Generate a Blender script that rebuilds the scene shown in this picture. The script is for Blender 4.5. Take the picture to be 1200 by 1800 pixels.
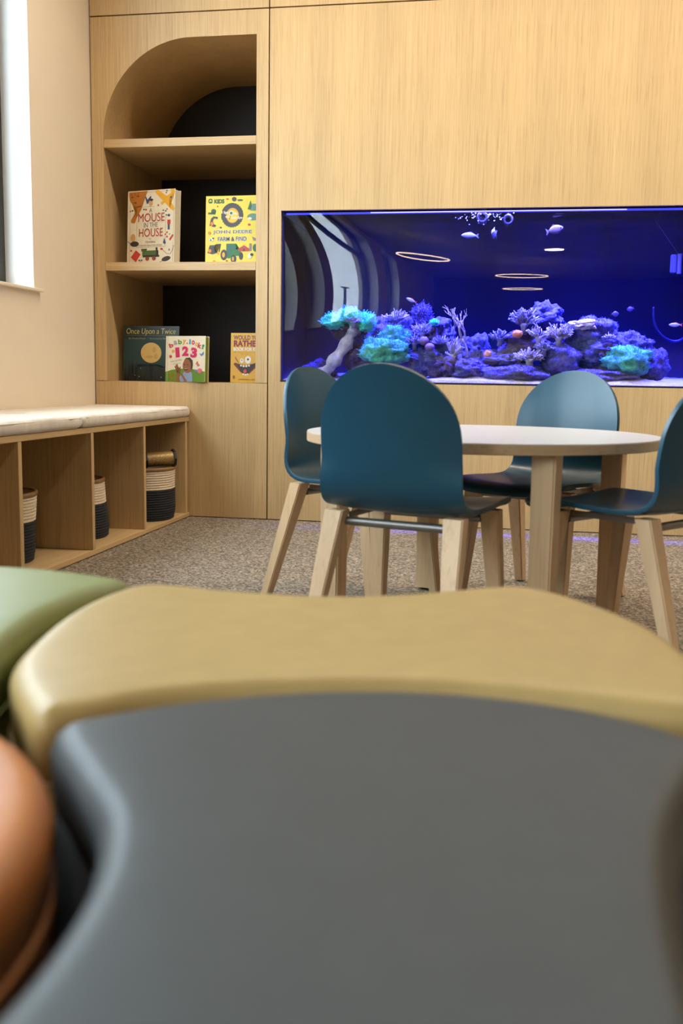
import bpy, bmesh, math, random
import numpy as np
from mathutils import Vector, Matrix, noise
from mathutils.geometry import delaunay_2d_cdt

for o in list(bpy.data.objects):
    bpy.data.objects.remove(o, do_unlink=True)
SC = bpy.context.scene
COL = SC.collection
PI = math.pi

# ------------------------------------------------------------------ camera
CAM_POS = Vector((1.9925, -4.512, 0.6672))
YAW, PITCH, ROLL = math.radians(-9.92), math.radians(-7.67), math.radians(0.89)
F_PX = 1750.0
fwd = Vector((math.sin(YAW) * math.cos(PITCH), math.cos(YAW) * math.cos(PITCH), math.sin(PITCH)))
_r = Vector((math.cos(YAW), -math.sin(YAW), 0))
_u = _r.cross(fwd)
right = math.cos(ROLL) * _r + math.sin(ROLL) * _u
up = -math.sin(ROLL) * _r + math.cos(ROLL) * _u
cam = bpy.data.cameras.new('camera')
cam.sensor_fit = 'VERTICAL'
cam.sensor_height = 36.0
cam.sensor_width = 24.0
cam.lens = F_PX / 1800.0 * 36.0
cam.clip_start = 0.02
cam.dof.use_dof = True
cam.dof.focus_distance = 4.3
cam.dof.aperture_fstop = 4.0
camo = bpy.data.objects.new('camera', cam)
COL.objects.link(camo)
camo.matrix_world = Matrix(((right.x, up.x, -fwd.x, CAM_POS.x), (right.y, up.y, -fwd.y, CAM_POS.y),
                            (right.z, up.z, -fwd.z, CAM_POS.z), (0, 0, 0, 1)))
SC.camera = camo


def at(px, py, Y):
    """world point on the plane Y=const seen at photo pixel px,py"""
    v = right * ((px - 600) / F_PX) + up * (-(py - 900) / F_PX) + fwd
    t = (Y - CAM_POS.y) / v.y
    return CAM_POS + v * t


# ------------------------------------------------------------------ world, exposure
SC.view_settings.view_transform = 'Standard'
SC.view_settings.look = 'None'
SC.view_settings.gamma = 1.0
SC.view_settings.use_curve_mapping = False
SC.view_settings.exposure = 0.0
W = bpy.data.worlds.new('overcast_sky')
SC.world = W
W.use_nodes = True
bgn = W.node_tree.nodes['Background']
bgn.inputs[0].default_value = (0.82, 0.93, 1.0, 1)
bgn.inputs[1].default_value = 12.0
SC.cycles.max_bounces = 10
SC.cycles.transparent_max_bounces = 16
SC.cycles.diffuse_bounces = 5
SC.cycles.caustics_reflective = False
SC.cycles.caustics_refractive = False
SC.cycles.use_denoising = True
SC.cycles.sample_clamp_indirect = 6.0


def area(name, loc, size, power, color, target=None, shape='DISK', size_y=None, spread=180):
    L = bpy.data.lights.new(name, 'AREA')
    L.shape = shape
    L.size = size
    if size_y:
        L.size_y = size_y
    L.energy = power
    L.color = color
    L.spread = math.radians(spread)
    o = bpy.data.objects.new(name, L)
    COL.objects.link(o)
    o.location = loc
    d = (Vector(target) - Vector(loc)) if target else Vector((0, 0, -1))
    o.rotation_euler = d.to_track_quat('-Z', 'Y').to_euler()
    return o


CEIL = 3.0
ROOM_X, ROOM_Y = 7.0, -12.5
WARM = (1.0, 0.86, 0.68)
# recessed linear wall washer along the panelled wall, then downlights added for fill and extra wash
area('wall_washer_beam', (3.55, -0.80, CEIL - 0.02), 6.3, 104, WARM, None, 'RECTANGLE', 0.10, 140)
FILL_DOWNLIGHTS = [(3.6, -0.95, 12), (2.3, -6.2, 30), (6.0, -4.6, 8), (5.8, -8.5, 10)]
for (x, y, p) in FILL_DOWNLIGHTS:
    area('fill_downlight_beam', (x, y, CEIL - 0.03), 0.22, p, WARM)
# daylight portals in the left windows (they only guide the sky's light)
WINS = [(-0.585, -3.30), (-3.72, -4.18), (-4.50, -6.80), (-7.40, -8.40)]
WIN_Z0, WIN_Z1, WALL_T = 1.005, 2.86, 0.26
for (a, b) in WINS:
    p = area('window_portal', (-WALL_T + 0.02, (a + b) / 2, (WIN_Z0 + WIN_Z1) / 2), abs(a - b), 1, (1, 1, 1),
             (1, (a + b) / 2, (WIN_Z0 + WIN_Z1) / 2), 'RECTANGLE', WIN_Z1 - WIN_Z0)
    p.rotation_euler = (PI / 2, 0, -PI / 2)
    p.data.cycles.is_portal = True


# ------------------------------------------------------------------ helpers
def link(o, parent=None):
    COL.objects.link(o)
    if parent:
        o.parent = parent
    return o


def tag(o, label=None, cat=None, group=None, kind=None):
    if label:
        o['label'] = label
    if cat:
        o['category'] = cat
    if group:
        o['group'] = group
    if kind:
        o['kind'] = kind
    return o


def empty(name, loc=(0, 0, 0), rz=0.0, label=None, cat=None, group=None, kind=None):
    o = bpy.data.objects.new(name, None)
    COL.objects.link(o)
    o.location = loc
    o.rotation_euler = (0, 0, rz)
    o.empty_display_size = 0.05
    return tag(o, label, cat, group, kind)


def mobj(name, bm, mat, parent=None, smooth=False, angle=None):
    bmesh.ops.recalc_face_normals(bm, faces=bm.faces[:])
    me = bpy.data.meshes.new(name)
    bm.to_mesh(me)
    bm.free()
    for m in (mat if isinstance(mat, (list, tuple)) else [mat]):
        me.materials.append(m)
    if smooth:
        for p in me.polygons:
            p.use_smooth = True
        if angle:
            try:
                me.set_sharp_from_angle(angle=math.radians(angle))
            except Exception:
                pass
    return link(bpy.data.objects.new(name, me), parent)


def add_box(bm, x0, x1, y0, y1, z0, z1, bev=0.0, seg=1):
    r = bmesh.ops.create_cube(bm, size=1.0)
    vs = r['verts']
    for v in vs:
        v.co = Vector((x0 + (v.co.x + 0.5) * (x1 - x0), y0 + (v.co.y + 0.5) * (y1 - y0), z0 + (v.co.z + 0.5) * (z1 - z0)))
    if bev > 0:
        es = list({e for v in vs for e in v.link_edges})
        bmesh.ops.bevel(bm, geom=es, offset=bev, segments=seg, affect='EDGES', clamp_overlap=True)


def box(name, x0, x1, y0, y1, z0, z1, mat, parent=None, bev=0.0, seg=1):
    bm = bmesh.new()
    add_box(bm, min(x0, x1), max(x0, x1), min(y0, y1), max(y0, y1), z0, z1, bev, seg)
    return mobj(name, bm, mat, parent, smooth=bev > 0 and seg > 1, angle=35)


def add_tube(bm, pts, radii, n=8, cap=True):
    pts = [Vector(p) for p in pts]
    if not isinstance(radii, (list, tuple)):
        radii = [radii] * len(pts)
    rings = []
    prev = None
    for i, p in enumerate(pts):
        if i == 0:
            d = pts[1] - pts[0]
        elif i == len(pts) - 1:
            d = pts[-1] - pts[-2]
        else:
            d = pts[i + 1] - pts[i - 1]
        d.normalize()
        if prev is None:
            a = Vector((0, 0, 1)) if abs(d.z) < 0.9 else Vector((1, 0, 0))
            s = d.cross(a).normalized()
        else:
            s = (prev - d * prev.dot(d))
            s = s.normalized() if s.length > 1e-6 else d.orthogonal().normalized()
        prev = s
        t = d.cross(s)
        rings.append([bm.verts.new(p + (s * math.cos(2 * PI * k / n) + t * math.sin(2 * PI * k / n)) * radii[i]) for k in range(n)])
    for a, b in zip(rings, rings[1:]):
        for k in range(n):
            bm.faces.new((a[k], a[(k + 1) % n], b[(k + 1) % n], b[k]))
    if cap:
        bm.faces.new(rings[0][::-1])
        bm.faces.new(rings[-1])


def add_loft(bm, rings, close=True, cap0=True, cap1=True):
    vr = [[bm.verts.new(p) for p in r] for r in rings]
    n = len(vr[0])
    for a, b in zip(vr, vr[1:]):
        for k in range(n if close else n - 1):
            bm.faces.new((a[k], a[(k + 1) % n], b[(k + 1) % n], b[k]))
    if cap0:
        bm.faces.new(vr[0][::-1])
    if cap1:
        bm.faces.new(vr[-1])
    return vr


def add_prism(bm, poly, thick, flip=False):
    """poly: list of (x,z); solid between y=0 and y=-thick"""
    f = [bm.verts.new((p[0], -thick, p[1])) for p in poly]
    b = [bm.verts.new((p[0], 0, p[1])) for p in poly]
    bm.faces.new(f)
    bm.faces.new(b[::-1])
    n = len(poly)
    for k in range(n):
        bm.faces.new((f[k], f[(k + 1) % n], b[(k + 1) % n], b[k]))


def spline(pts, n, closed=True):
    out = []
    m = len(pts)
    for i in range(m if closed else m - 1):
        p0, p1, p2, p3 = (Vector(pts[(i - 1) % m] if closed or i > 0 else pts[0]), Vector(pts[i]), Vector(pts[(i + 1) % m]),
                          Vector(pts[(i + 2) % m] if closed or i + 2 < m else pts[-1]))
        for k in range(n):
            t = k / n
            out.append(0.5 * ((2 * p1) + (p2 - p0) * t + (2 * p0 - 5 * p1 + 4 * p2 - p3) * t * t + (3 * p1 - p0 - 3 * p2 + p3) * t ** 3))
    if not closed:
        out.append(Vector(pts[-1]))
    return out


# ------------------------------------------------------------------ materials
def nm(name):
    m = bpy.data.materials.new(name)
    m.use_nodes = True
    nt = m.node_tree
    return m, nt, nt.nodes['Principled BSDF'], nt.nodes, nt.links


def plain(name, col, rough=0.5, var=0.05, scale=40.0, bump=0.0, spec=0.5, metal=0.0, coat=0.0, sheen=0.0, emis=0.0, bscale=None):
    m, nt, b, N, L = nm(name)
    tc = N.new('ShaderNodeTexCoord')
    nz = N.new('ShaderNodeTexNoise')
    nz.inputs['Scale'].default_value = scale
    nz.inputs['Detail'].default_value = 4
    L.new(tc.outputs['Object'], nz.inputs['Vector'])
    rp = N.new('ShaderNodeValToRGB')
    rp.color_ramp.elements[0].position = 0.3
    rp.color_ramp.elements[1].position = 0.7
    rp.color_ramp.elements[0].color = tuple(max(0, c * (1 - var)) for c in col) + (1,)
    rp.color_ramp.elements[1].color = tuple(min(1, c * (1 + var)) for c in col) + (1,)
    L.new(nz.outputs['Fac'], rp.inputs[0])
    L.new(rp.outputs[0], b.inputs['Base Color'])
    b.inputs['Roughness'].default_value = rough
    b.inputs['Specular IOR Level'].default_value = spec
    b.inputs['Metallic'].default_value = metal
    b.inputs['Coat Weight'].default_value = coat
    b.inputs['Coat Roughness'].default_value = 0.15
    if sheen:
        b.inputs['Sheen Weight'].default_value = sheen
    if emis:
        L.new(rp.outputs[0], b.inputs['Emission Color'])
        b.inputs['Emission Strength'].default_value = emis
    if bump:
        n2 = N.new('ShaderNodeTexNoise')
        n2.inputs['Scale'].default_value = bscale or scale * 4
        n2.inputs['Detail'].default_value = 5
        L.new(tc.outputs['Object'], n2.inputs['Vector'])
        bp = N.new('ShaderNodeBump')
        bp.inputs['Strength'].default_value = bump
        bp.inputs['Distance'].default_value = 0.004
        L.new(n2.outputs['Fac'], bp.inputs['Height'])
        L.new(bp.outputs[0], b.inputs['Normal'])
    return m


def wood(name, light, dark, axis='z', rough=0.42, fine=260.0, contrast=1.0):
    """straight rift-cut grain running along `axis`"""
    m, nt, b, N, L = nm(name)
    tc = N.new('ShaderNodeTexCoord')

    def grain(sc, lo, det, pos0, pos1):
        mp = N.new('ShaderNodeMapping')
        s = [sc, sc, sc]
        s['xyz'.index(axis)] = lo
        mp.inputs['Scale'].default_value = s
        L.new(tc.outputs['Object'], mp.inputs['Vector'])
        nz = N.new('ShaderNodeTexNoise')
        nz.inputs['Scale'].default_value = 1.0
        nz.inputs['Detail'].default_value = det
        nz.inputs['Roughness'].default_value = 0.6
        L.new(mp.outputs[0], nz.inputs['Vector'])
        rp = N.new('ShaderNodeValToRGB')
        rp.color_ramp.elements[0].position = pos0
        rp.color_ramp.elements[1].position = pos1
        L.new(nz.outputs['Fac'], rp.inputs[0])
        return rp
    a = grain(fine * 0.45, 2.2, 4, 0.32, 0.68)
    c = grain(fine, 5.0, 3, 0.25, 0.47)
    d = grain(7.0, 0.6, 2, 0.3, 0.7)
    mid = tuple(l * 0.55 + k * 0.45 for l, k in zip(light, dark))
    m1 = N.new('ShaderNodeMix'); m1.data_type = 'RGBA'
    m1.inputs[6].default_value = mid + (1,)
    m1.inputs[7].default_value = light + (1,)
    L.new(a.outputs[0], m1.inputs[0])
    m2 = N.new('ShaderNodeMix'); m2.data_type = 'RGBA'
    m2.inputs[6].default_value = dark + (1,)
    L.new(c.outputs[0], m2.inputs[0])
    L.new(m1.outputs[2], m2.inputs[7])
    m3 = N.new('ShaderNodeMix'); m3.data_type = 'RGBA'; m3.blend_type = 'MULTIPLY'
    m3.inputs[0].default_value = 0.16 * contrast
    L.new(m2.outputs[2], m3.inputs[6])
    L.new(d.outputs[0], m3.inputs[7])
    L.new(m3.outputs[2], b.inputs['Base Color'])
    b.inputs['Roughness'].default_value = rough
    bp = N.new('ShaderNodeBump')
    bp.inputs['Strength'].default_value = 0.08
    bp.inputs['Distance'].default_value = 0.002
    L.new(c.outputs[0], bp.inputs['Height'])
    L.new(bp.outputs[0], b.inputs['Normal'])
    return m


OAK_L, OAK_D = (0.65, 0.46, 0.235), (0.43, 0.275, 0.115)
M = {}
M['oak_z'] = wood('oak_vertical', OAK_L, OAK_D, 'z')
M['oak_x'] = wood('oak_crosswise', OAK_L, OAK_D, 'x')
M['oak_y'] = wood('oak_lengthwise', OAK_L, OAK_D, 'y')
M['beech'] = wood('beech_leg', (0.80, 0.57, 0.34), (0.66, 0.44, 0.24), 'z', 0.4, 120.0)
M['birch_edge'] = wood('table_edge', (0.60, 0.42, 0.25), (0.46, 0.30, 0.165), 'x', 0.45, 150.0)
M['gap'] = plain('joint_black', (0.012, 0.010, 0.008), 0.9)
M['charcoal'] = plain('charcoal_laminate', (0.016, 0.017, 0.02), 0.55, 0.1, 8)
M['wall'] = plain('cream_paint', (0.80, 0.70, 0.555), 0.75, 0.015, 6, 0.03, bscale=300)
M['reveal'] = plain('white_reveal_paint', (0.86, 0.86, 0.84), 0.6, 0.01, 6)
M['ceiling'] = plain('ceiling_paint', (0.46, 0.44, 0.41), 0.85, 0.02, 4)
M['frame'] = plain('window_frame_black', (0.022, 0.022, 0.022), 0.35, 0.1, 20)
M['white_lam'] = plain('white_laminate', (0.60, 0.59, 0.60), 0.28, 0.01, 10)
M['blue_shell'] = plain('teal_blue_stain', (0.006, 0.062, 0.108), 0.36, 0.06, 14, spec=0.42, coat=0.15)
M['steel'] = plain('dark_steel', (0.26, 0.25, 0.24), 0.35, 0.05, 30, metal=0.8)
M['rubber'] = plain('black_rubber', (0.01, 0.01, 0.01), 0.7)
M['cushion'] = plain('cushion_fabric', (0.70, 0.645, 0.57), 0.85, 0.10, 26, 0.35, sheen=0.2, bscale=420)
M['rope_white'] = plain('cotton_rope_cream', (0.72, 0.62, 0.47), 0.9, 0.12, 160, 0.4)
M['rope_navy'] = plain('cotton_rope_navy', (0.017, 0.020, 0.027), 0.9, 0.3, 160, 0.4)
M['leather'] = plain('tan_leather', (0.26, 0.145, 0.058), 0.5, 0.15, 60, 0.1)
M['vinyl_grey'] = plain('slate_grey_vinyl', (0.052, 0.061, 0.066), 0.45, 0.04, 30, 0.05, spec=0.22, bscale=900)
M['vinyl_yellow'] = plain('mustard_vinyl', (0.41, 0.285, 0.108), 0.42, 0.04, 30, 0.05, spec=0.3, bscale=900)
M['vinyl_green'] = plain('sage_green_vinyl', (0.195, 0.23, 0.075), 0.42, 0.04, 30, 0.05, spec=0.3, bscale=900)
M['vinyl_orange'] = plain('burnt_orange_vinyl', (0.50, 0.175, 0.04), 0.40, 0.05, 30, 0.05, bscale=900)


def carpet_mat():
    m, nt, b, N, L = nm('loop_carpet')
    tc = N.new('ShaderNodeTexCoord')
    v = N.new('ShaderNodeTexVoronoi')
    v.inputs['Scale'].default_value = 150
    L.new(tc.outputs['Object'], v.inputs['Vector'])
    mp = N.new('ShaderNodeMapping'); mp.inputs['Scale'].default_value = (120, 45, 60)
    L.new(tc.outputs['Object'], mp.inputs['Vector'])
    nz = N.new('ShaderNodeTexNoise'); nz.inputs['Scale'].default_value = 1.6; nz.inputs['Detail'].default_value = 4
    L.new(mp.outputs[0], nz.inputs['Vector'])
    sep = N.new('ShaderNodeSeparateColor')
    L.new(v.outputs['Color'], sep.inputs[0])
    ad = N.new('ShaderNodeMath'); ad.operation = 'MULTIPLY_ADD'; ad.inputs[1].default_value = 0.55
    L.new(sep.outputs[0], ad.inputs[0])
    sc = N.new('ShaderNodeMath'); sc.operation = 'MULTIPLY'; sc.inputs[1].default_value = 0.45
    L.new(nz.outputs['Fac'], sc.inputs[0])
    L.new(sc.outputs[0], ad.inputs[2])
    rp = N.new('ShaderNodeValToRGB')
    e = rp.color_ramp.elements
    e[0].position = 0.15; e[0].color = (0.040, 0.031, 0.023, 1)
    e[1].position = 0.82; e[1].color = (0.40, 0.335, 0.26, 1)
    k = e.new(0.45); k.color = (0.140, 0.110, 0.082, 1)
    L.new(ad.outputs[0], rp.inputs[0])
    L.new(rp.outputs[0], b.inputs['Base Color'])
    b.inputs['Roughness'].default_value = 0.95
    bp = N.new('ShaderNodeBump'); bp.inputs['Strength'].default_value = 0.6; bp.inputs['Distance'].default_value = 0.006
    L.new(ad.outputs[0], bp.inputs['Height'])
    L.new(bp.outputs[0], b.inputs['Normal'])
    return m


M['carpet'] = carpet_mat()


def pane_mat(name, ior=1.5, tint=(1, 1, 1)):
    m = bpy.data.materials.new(name)
    m.use_nodes = True
    N, L = m.node_tree.nodes, m.node_tree.links
    N.remove(N['Principled BSDF'])
    tr = N.new('ShaderNodeBsdfTransparent'); tr.inputs[0].default_value = tuple(tint) + (1,)
    gl = N.new('ShaderNodeBsdfGlossy'); gl.inputs['Roughness'].default_value = 0.0
    # Schlick reflectance from the angle to either face of the sheet
    ge = N.new('ShaderNodeNewGeometry')
    dt = N.new('ShaderNodeVectorMath'); dt.operation = 'DOT_PRODUCT'
    L.new(ge.outputs['Incoming'], dt.inputs[0]); L.new(ge.outputs['Normal'], dt.inputs[1])
    ab = N.new('ShaderNodeMath'); ab.operation = 'ABSOLUTE'; L.new(dt.outputs['Value'], ab.inputs[0])
    om = N.new('ShaderNodeMath'); om.operation = 'SUBTRACT'; om.inputs[0].default_value = 1.0; L.new(ab.outputs[0], om.inputs[1])
    pw_ = N.new('ShaderNodeMath'); pw_.operation = 'POWER'; pw_.inputs[1].default_value = 5.0; L.new(om.outputs[0], pw_.inputs[0])
    f0 = ((ior - 1) / (ior + 1)) ** 2
    fr = N.new('ShaderNodeMath'); fr.operation = 'MULTIPLY_ADD'; fr.inputs[1].default_value = 1 - f0; fr.inputs[2].default_value = f0
    L.new(pw_.outputs[0], fr.inputs[0])
    mx = N.new('ShaderNodeMixShader')
    L.new(fr.outputs[0], mx.inputs[0]); L.new(tr.outputs[0], mx.inputs[1]); L.new(gl.outputs[0], mx.inputs[2])
    L.new(mx.outputs[0], N['Material Output'].inputs[0])
    return m


M['acrylic'] = pane_mat('acrylic_panel', 1.79)   # both faces of the sheet reflect: about 8 percent
M['clear'] = bpy.data.materials.new('acrylic_inner_face')
M['clear'].use_nodes = True
_n = M['clear'].node_tree
_n.nodes.remove(_n.nodes['Principled BSDF'])
_n.links.new(_n.nodes.new('ShaderNodeBsdfTransparent').outputs[0], _n.nodes['Material Output'].inputs[0])
M['glass'] = pane_mat('window_glass', 1.45, (0.9, 0.95, 0.97))


def emis(name, col, s):
    m, nt, b, N, L = nm(name)
    b.inputs['Base Color'].default_value = tuple(col) + (1,)
    b.inputs['Emission Color'].default_value = tuple(col) + (1,)
    b.inputs['Emission Strength'].default_value = s
    return m


_flat = {}


def ink(rgb, rough=0.45):
    k = (rgb, rough)
    if k not in _flat:
        lin = tuple(0.8 * (c / 255.0) ** 2.2 for c in rgb)
        _flat[k] = plain('ink_%02x%02x%02x' % rgb, lin, rough, 0.03, 60)
    return _flat[k]


# ------------------------------------------------------------------ room shell
floor = tag(box('floor', -WALL_T, ROOM_X + 0.1, ROOM_Y - 0.1, 1.15, -0.05, 0.0, M['carpet']), 'grey and beige flecked loop carpet floor', None, None, 'structure')
ceil = tag(box('ceiling', -WALL_T, ROOM_X + 0.1, ROOM_Y - 0.1, 1.15, CEIL, CEIL + 0.1, M['ceiling']), 'warm white ceiling of the room', None, None, 'structure')
box('linear_slot', 0.38, 6.72, -0.86, -0.74, CEIL - 0.012, CEIL - 0.001, M['reveal'], ceil)
box('slot_lens', 0.40, 6.70, -0.845, -0.755, CEIL - 0.016, CEIL - 0.0125, emis('slot_lens', (1.0, 0.86, 0.68), 6.0), ceil)
lens = emis('fill_downlight_lens', (1.0, 0.82, 0.58), 5.0)
for (x, y, p) in FILL_DOWNLIGHTS:  # fixtures for the added fill downlights
    bm = bmesh.new()
    add_loft(bm, [[(x + r * math.cos(2 * PI * k / 24), y + r * math.sin(2 * PI * k / 24), z) for k in range(24)]
                  for r, z in ((0.15, CEIL), (0.15, CEIL - 0.012), (0.125, CEIL - 0.016))], cap0=False, cap1=False)
    t = mobj('fill_downlight_trim', bm, M['reveal'], ceil)
    bm = bmesh.new()
    bm.faces.new([bm.verts.new((x + 0.125 * math.cos(2 * PI * k / 24), y + 0.125 * math.sin(2 * PI * k / 24), CEIL - 0.008)) for k in range(24)])
    mobj('fill_downlight_lens', bm, lens, t)

bm = bmesh.new()
ys = [0.0]
for (a, b) in WINS:
    ys += [a, b]
ys.append(ROOM_Y)
for i in range(0, len(ys), 2):
    add_box(bm, -WALL_T, 0, ys[i + 1], 1.05 if i == 0 else ys[i], 0, CEIL)
for (a, b) in WINS:
    add_box(bm, -WALL_T, 0, b, a, 0, WIN_Z0)
    add_box(bm, -WALL_T, 0, b, a, WIN_Z1, CEIL)
tag(mobj('wall_left', bm, M['wall']), 'cream painted wall with tall windows above the bench', None, None, 'structure')
tag(box('wall_right', ROOM_X, ROOM_X + 0.1, ROOM_Y, 1.05, 0, CEIL, plain('greige_paint', (0.24, 0.21, 0.19), 0.7)), 'greige painted side wall of the room', None, None, 'structure')
tag(box('wall_front', 0, ROOM_X, ROOM_Y - 0.1, ROOM_Y, 0, CEIL, plain('taupe_paint', (0.05, 0.05, 0.06), 0.7)), 'taupe painted far end wall of the room', None, None, 'structure')
tag(box('wall_back', -WALL_T, ROOM_X + 0.1, 1.05, 1.15, 0, CEIL, M['gap']), 'wall behind the oak panelling', None, None, 'structure')

RV = 0.125   # depth of the white window reveal in front of the black frame
for i, (a, b) in enumerate(WINS):
    w = empty('window_%d' % (i + 1), (0, 0, 0), 0, 'black framed window with white reveal in the cream wall', None, None, 'structure')
    # white lining of the reveal
    for nme, y0, y1, z0, z1 in (('reveal', a - 0.004, a, WIN_Z0, WIN_Z1), ('reveal', b, b + 0.004, WIN_Z0, WIN_Z1), ('reveal', b, a, WIN_Z1 - 0.004, WIN_Z1)):
        box(nme, -RV, -0.001, y0, y1, z0, z1, M['reveal'], w)
    box('window_sill', -RV, 0.022, b - 0.045, a + 0.045, WIN_Z0 - 0.002, WIN_Z0 + 0.010, M['wall'], w, 0.002)
    fw = 0.07
    bm = bmesh.new()
    x0, x1 = -RV - 0.07, -RV
    add_box(bm, x0, x1, a - fw, a, WIN_Z0, WIN_Z1)
    add_box(bm, x0, x1, b, b + fw, WIN_Z0, WIN_Z1)
    add_box(bm, x0, x1, b + fw, a - fw, WIN_Z0, WIN_Z0 + fw)
    add_box(bm, x0, x1, b + fw, a - fw, WIN_Z1 - fw, WIN_Z1)
    mobj('window_frame', bm, M['frame'], w)
    mid = (a + b) / 2
    if abs(a - b) > 2.5:
        box('mullion', x0, x1, mid - 0.035, mid + 0.035, WIN_Z0 + fw, WIN_Z1 - fw, M['frame'], w)
    box('transom', x0, x1, b + fw, a - fw, 2.42, 2.49, M['frame'], w)
    pn = box('pane', -RV - 0.04, -RV - 0.03, b + fw, a - fw, WIN_Z0 + fw, WIN_Z1 - fw, M['glass'], w)
    pn.data.materials.append(M['clear'])
    for p_ in pn.data.polygons:
        p_.material_index = 0 if p_.normal.x > 0.9 else 1

# outside the windows
tag(box('ground', -90, -0.6, -140, 30, -0.4, -0.3, plain('asphalt', (0.14, 0.15, 0.14), 0.9, 0.2, 3)), 'pale asphalt ground outside the windows', None, None, 'structure')

# ------------------------------------------------------------------ oak panelled wall
T = 0.02
g = 0.003


def panel_hole(name, outer, hole, y0, y1, mat, parent):
    """flat board between y0 and y1 with one hole; outer, hole = lists of (x,z)"""
    bm = bmesh.new()
    loops = []
    for lp in (outer, hole):
        vs = [bm.verts.new((x, y0, z)) for x, z in lp]
        es = [bm.edges.new((vs[k], vs[(k + 1) % len(vs)])) for k in range(len(vs))]
        loops += es
    bmesh.ops.triangle_fill(bm, use_beauty=True, use_dissolve=False, edges=loops)
    r = bmesh.ops.extrude_face_region(bm, geom=bm.faces[:])
    for v in [e for e in r['geom'] if isinstance(e, bmesh.types.BMVert)]:
        v.co.y = y1
    return mobj(name, bm, mat, parent)


SEAM_X, SEAM_Z, LOW_Z = 0.847, 2.278, 0.637
pw = empty('wall_panelling', (0, 0, 0), 0, 'rift cut oak panelling around the aquarium', None, None, 'structure')
box('panel', 0.006, SEAM_X - g, 0, T, SEAM_Z + g, CEIL, M['oak_z'], pw)
box('panel', SEAM_X + g, 3.9, 0, T, SEAM_Z + g, CEIL, M['oak_z'], pw)
box('panel', 3.906, ROOM_X, 0, T, 0.004, CEIL, M['oak_z'], pw)
TX0, TX1, TZ0, TZ1 = 0.906, 3.35, 0.645, 1.411
panel_hole('panel', [(SEAM_X + g, 0.004), (3.9, 0.004), (3.9, SEAM_Z - g), (SEAM_X + g, SEAM_Z - g)],
           [(TX0, TZ0), (TX1, TZ0), (TX1, TZ1), (TX0, TZ1)], 0, T, M['oak_z'], pw)
# dark void behind the joints
bm = bmesh.new()
add_box(bm, -0.02, 0.03, T + 0.001, T + 0.01, 0, CEIL)
add_box(bm, 0.0, ROOM_X, T + 0.001, T + 0.01, SEAM_Z - 0.02, SEAM_Z + 0.03)
add_box(bm, SEAM_X - 0.010, SEAM_X + 0.02, T + 0.001, T + 0.01, 0, CEIL)
add_box(bm, 3.88, 3.93, T + 0.001, T + 0.01, 0, CEIL)
mobj('joint_backing', bm, M['gap'], pw)

# built-in bookcase
OX0, OX1, OZ0 = 0.062, 0.789, LOW_Z
AR = 0.425
ATOP = 2.171
DEP = 0.77
IX1 = 0.832
bc = empty('bookcase', (0.42, 0.3, 0), 0, 'built-in oak bookcase with one rounded top corner and charcoal back', 'bookcase')
bc.location = (0, 0, 0)
hole = [(OX0, LOW_Z - 0.0001), (OX1, LOW_Z - 0.0001), (OX1, ATOP)]
arc = [(OX0 + AR - AR * math.sin(t * PI / 2 / 28), ATOP - AR + AR * math.cos(t * PI / 2 / 28)) for t in range(29)]
outer_in = [(OX0 + AR - (AR) * math.sin(t * PI / 2 / 28), ATOP - AR + AR * math.cos(t * PI / 2 / 28)) for t in range(29)]
# face frame: open at the bottom, so build it as one outline
bm = bmesh.new()
poly = [(0.006, LOW_Z + 0.001), (OX0, LOW_Z + 0.001)] + arc[::-1] + [(OX1, ATOP), (OX1, LOW_Z + 0.001), (SEAM_X - g, LOW_Z + 0.001), (SEAM_X - g, SEAM_Z - g), (0.006, SEAM_Z - g)]
add_prism(bm, poly, T)
f = mobj('face_frame', bm, M['oak_z'], bc)
f.location = (0, T, 0)
box('base_panel', 0.006, SEAM_X - g, 0, T, 0.004, LOW_Z - 0.0015, M['oak_z'], bc)
# lining: left side, curved corner and top in one bent board
bm = bmesh.new()
path = [(OX0, LOW_Z)] + arc[::-1] + [(IX1, ATOP)]
th = 0.012
outp = []
for k, (x, z) in enumerate(path):
    if k == 0:
        n = (-1, 0)
    elif k == len(path) - 1:
        n = (0, 1)
    else:
        cx, cz = OX0 + AR, ATOP - AR
        l = math.hypot(x - cx, z - cz)
        n = ((x - cx) / l, (z - cz) / l)
    outp.append((x + n[0] * th, z + n[1] * th))
ringpts = path + outp[::-1]
vf = [bm.verts.new((x, T + 0.0005, z)) for x, z in path]
vb = [bm.verts.new((x, DEP, z)) for x, z in path]
of = [bm.verts.new((x, T + 0.0005, z)) for x, z in outp]
ob = [bm.verts.new((x, DEP, z)) for x, z in outp]
for k in range(len(path) - 1):
    bm.faces.new((vf[k], vf[k + 1], vb[k + 1], vb[k]))
    bm.faces.new((of[k + 1], of[k], ob[k], ob[k + 1]))
    bm.faces.new((vf[k + 1], vf[k], of[k], of[k + 1]))
mobj('curved_lining', bm, M['oak_z'], bc, True, 30)
box('side_panel', IX1, IX1 + 0.012, T + 0.0005, DEP, LOW_Z, ATOP, M['oak_z'], bc)
box('back_panel', 0.0, 0.86, DEP + 0.001, DEP + 0.015, LOW_Z - 0.03, ATOP + 0.05, M['charcoal'], bc)
box('shelf', OX0 + 0.001, OX1 - 0.001, 0.001, DEP, 1.703, 1.740, M['oak_x'], bc, 0.001)
box('shelf', OX0 + 0.001, OX1 - 0.001, 0.001, DEP, 1.149, 1.187, M['oak_x'], bc, 0.001)
box('shelf', OX0 - 0.01, IX1 + 0.002, T + 0.001, DEP, LOW_Z - 0.03, LOW_Z, M['oak_x'], bc)
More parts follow.
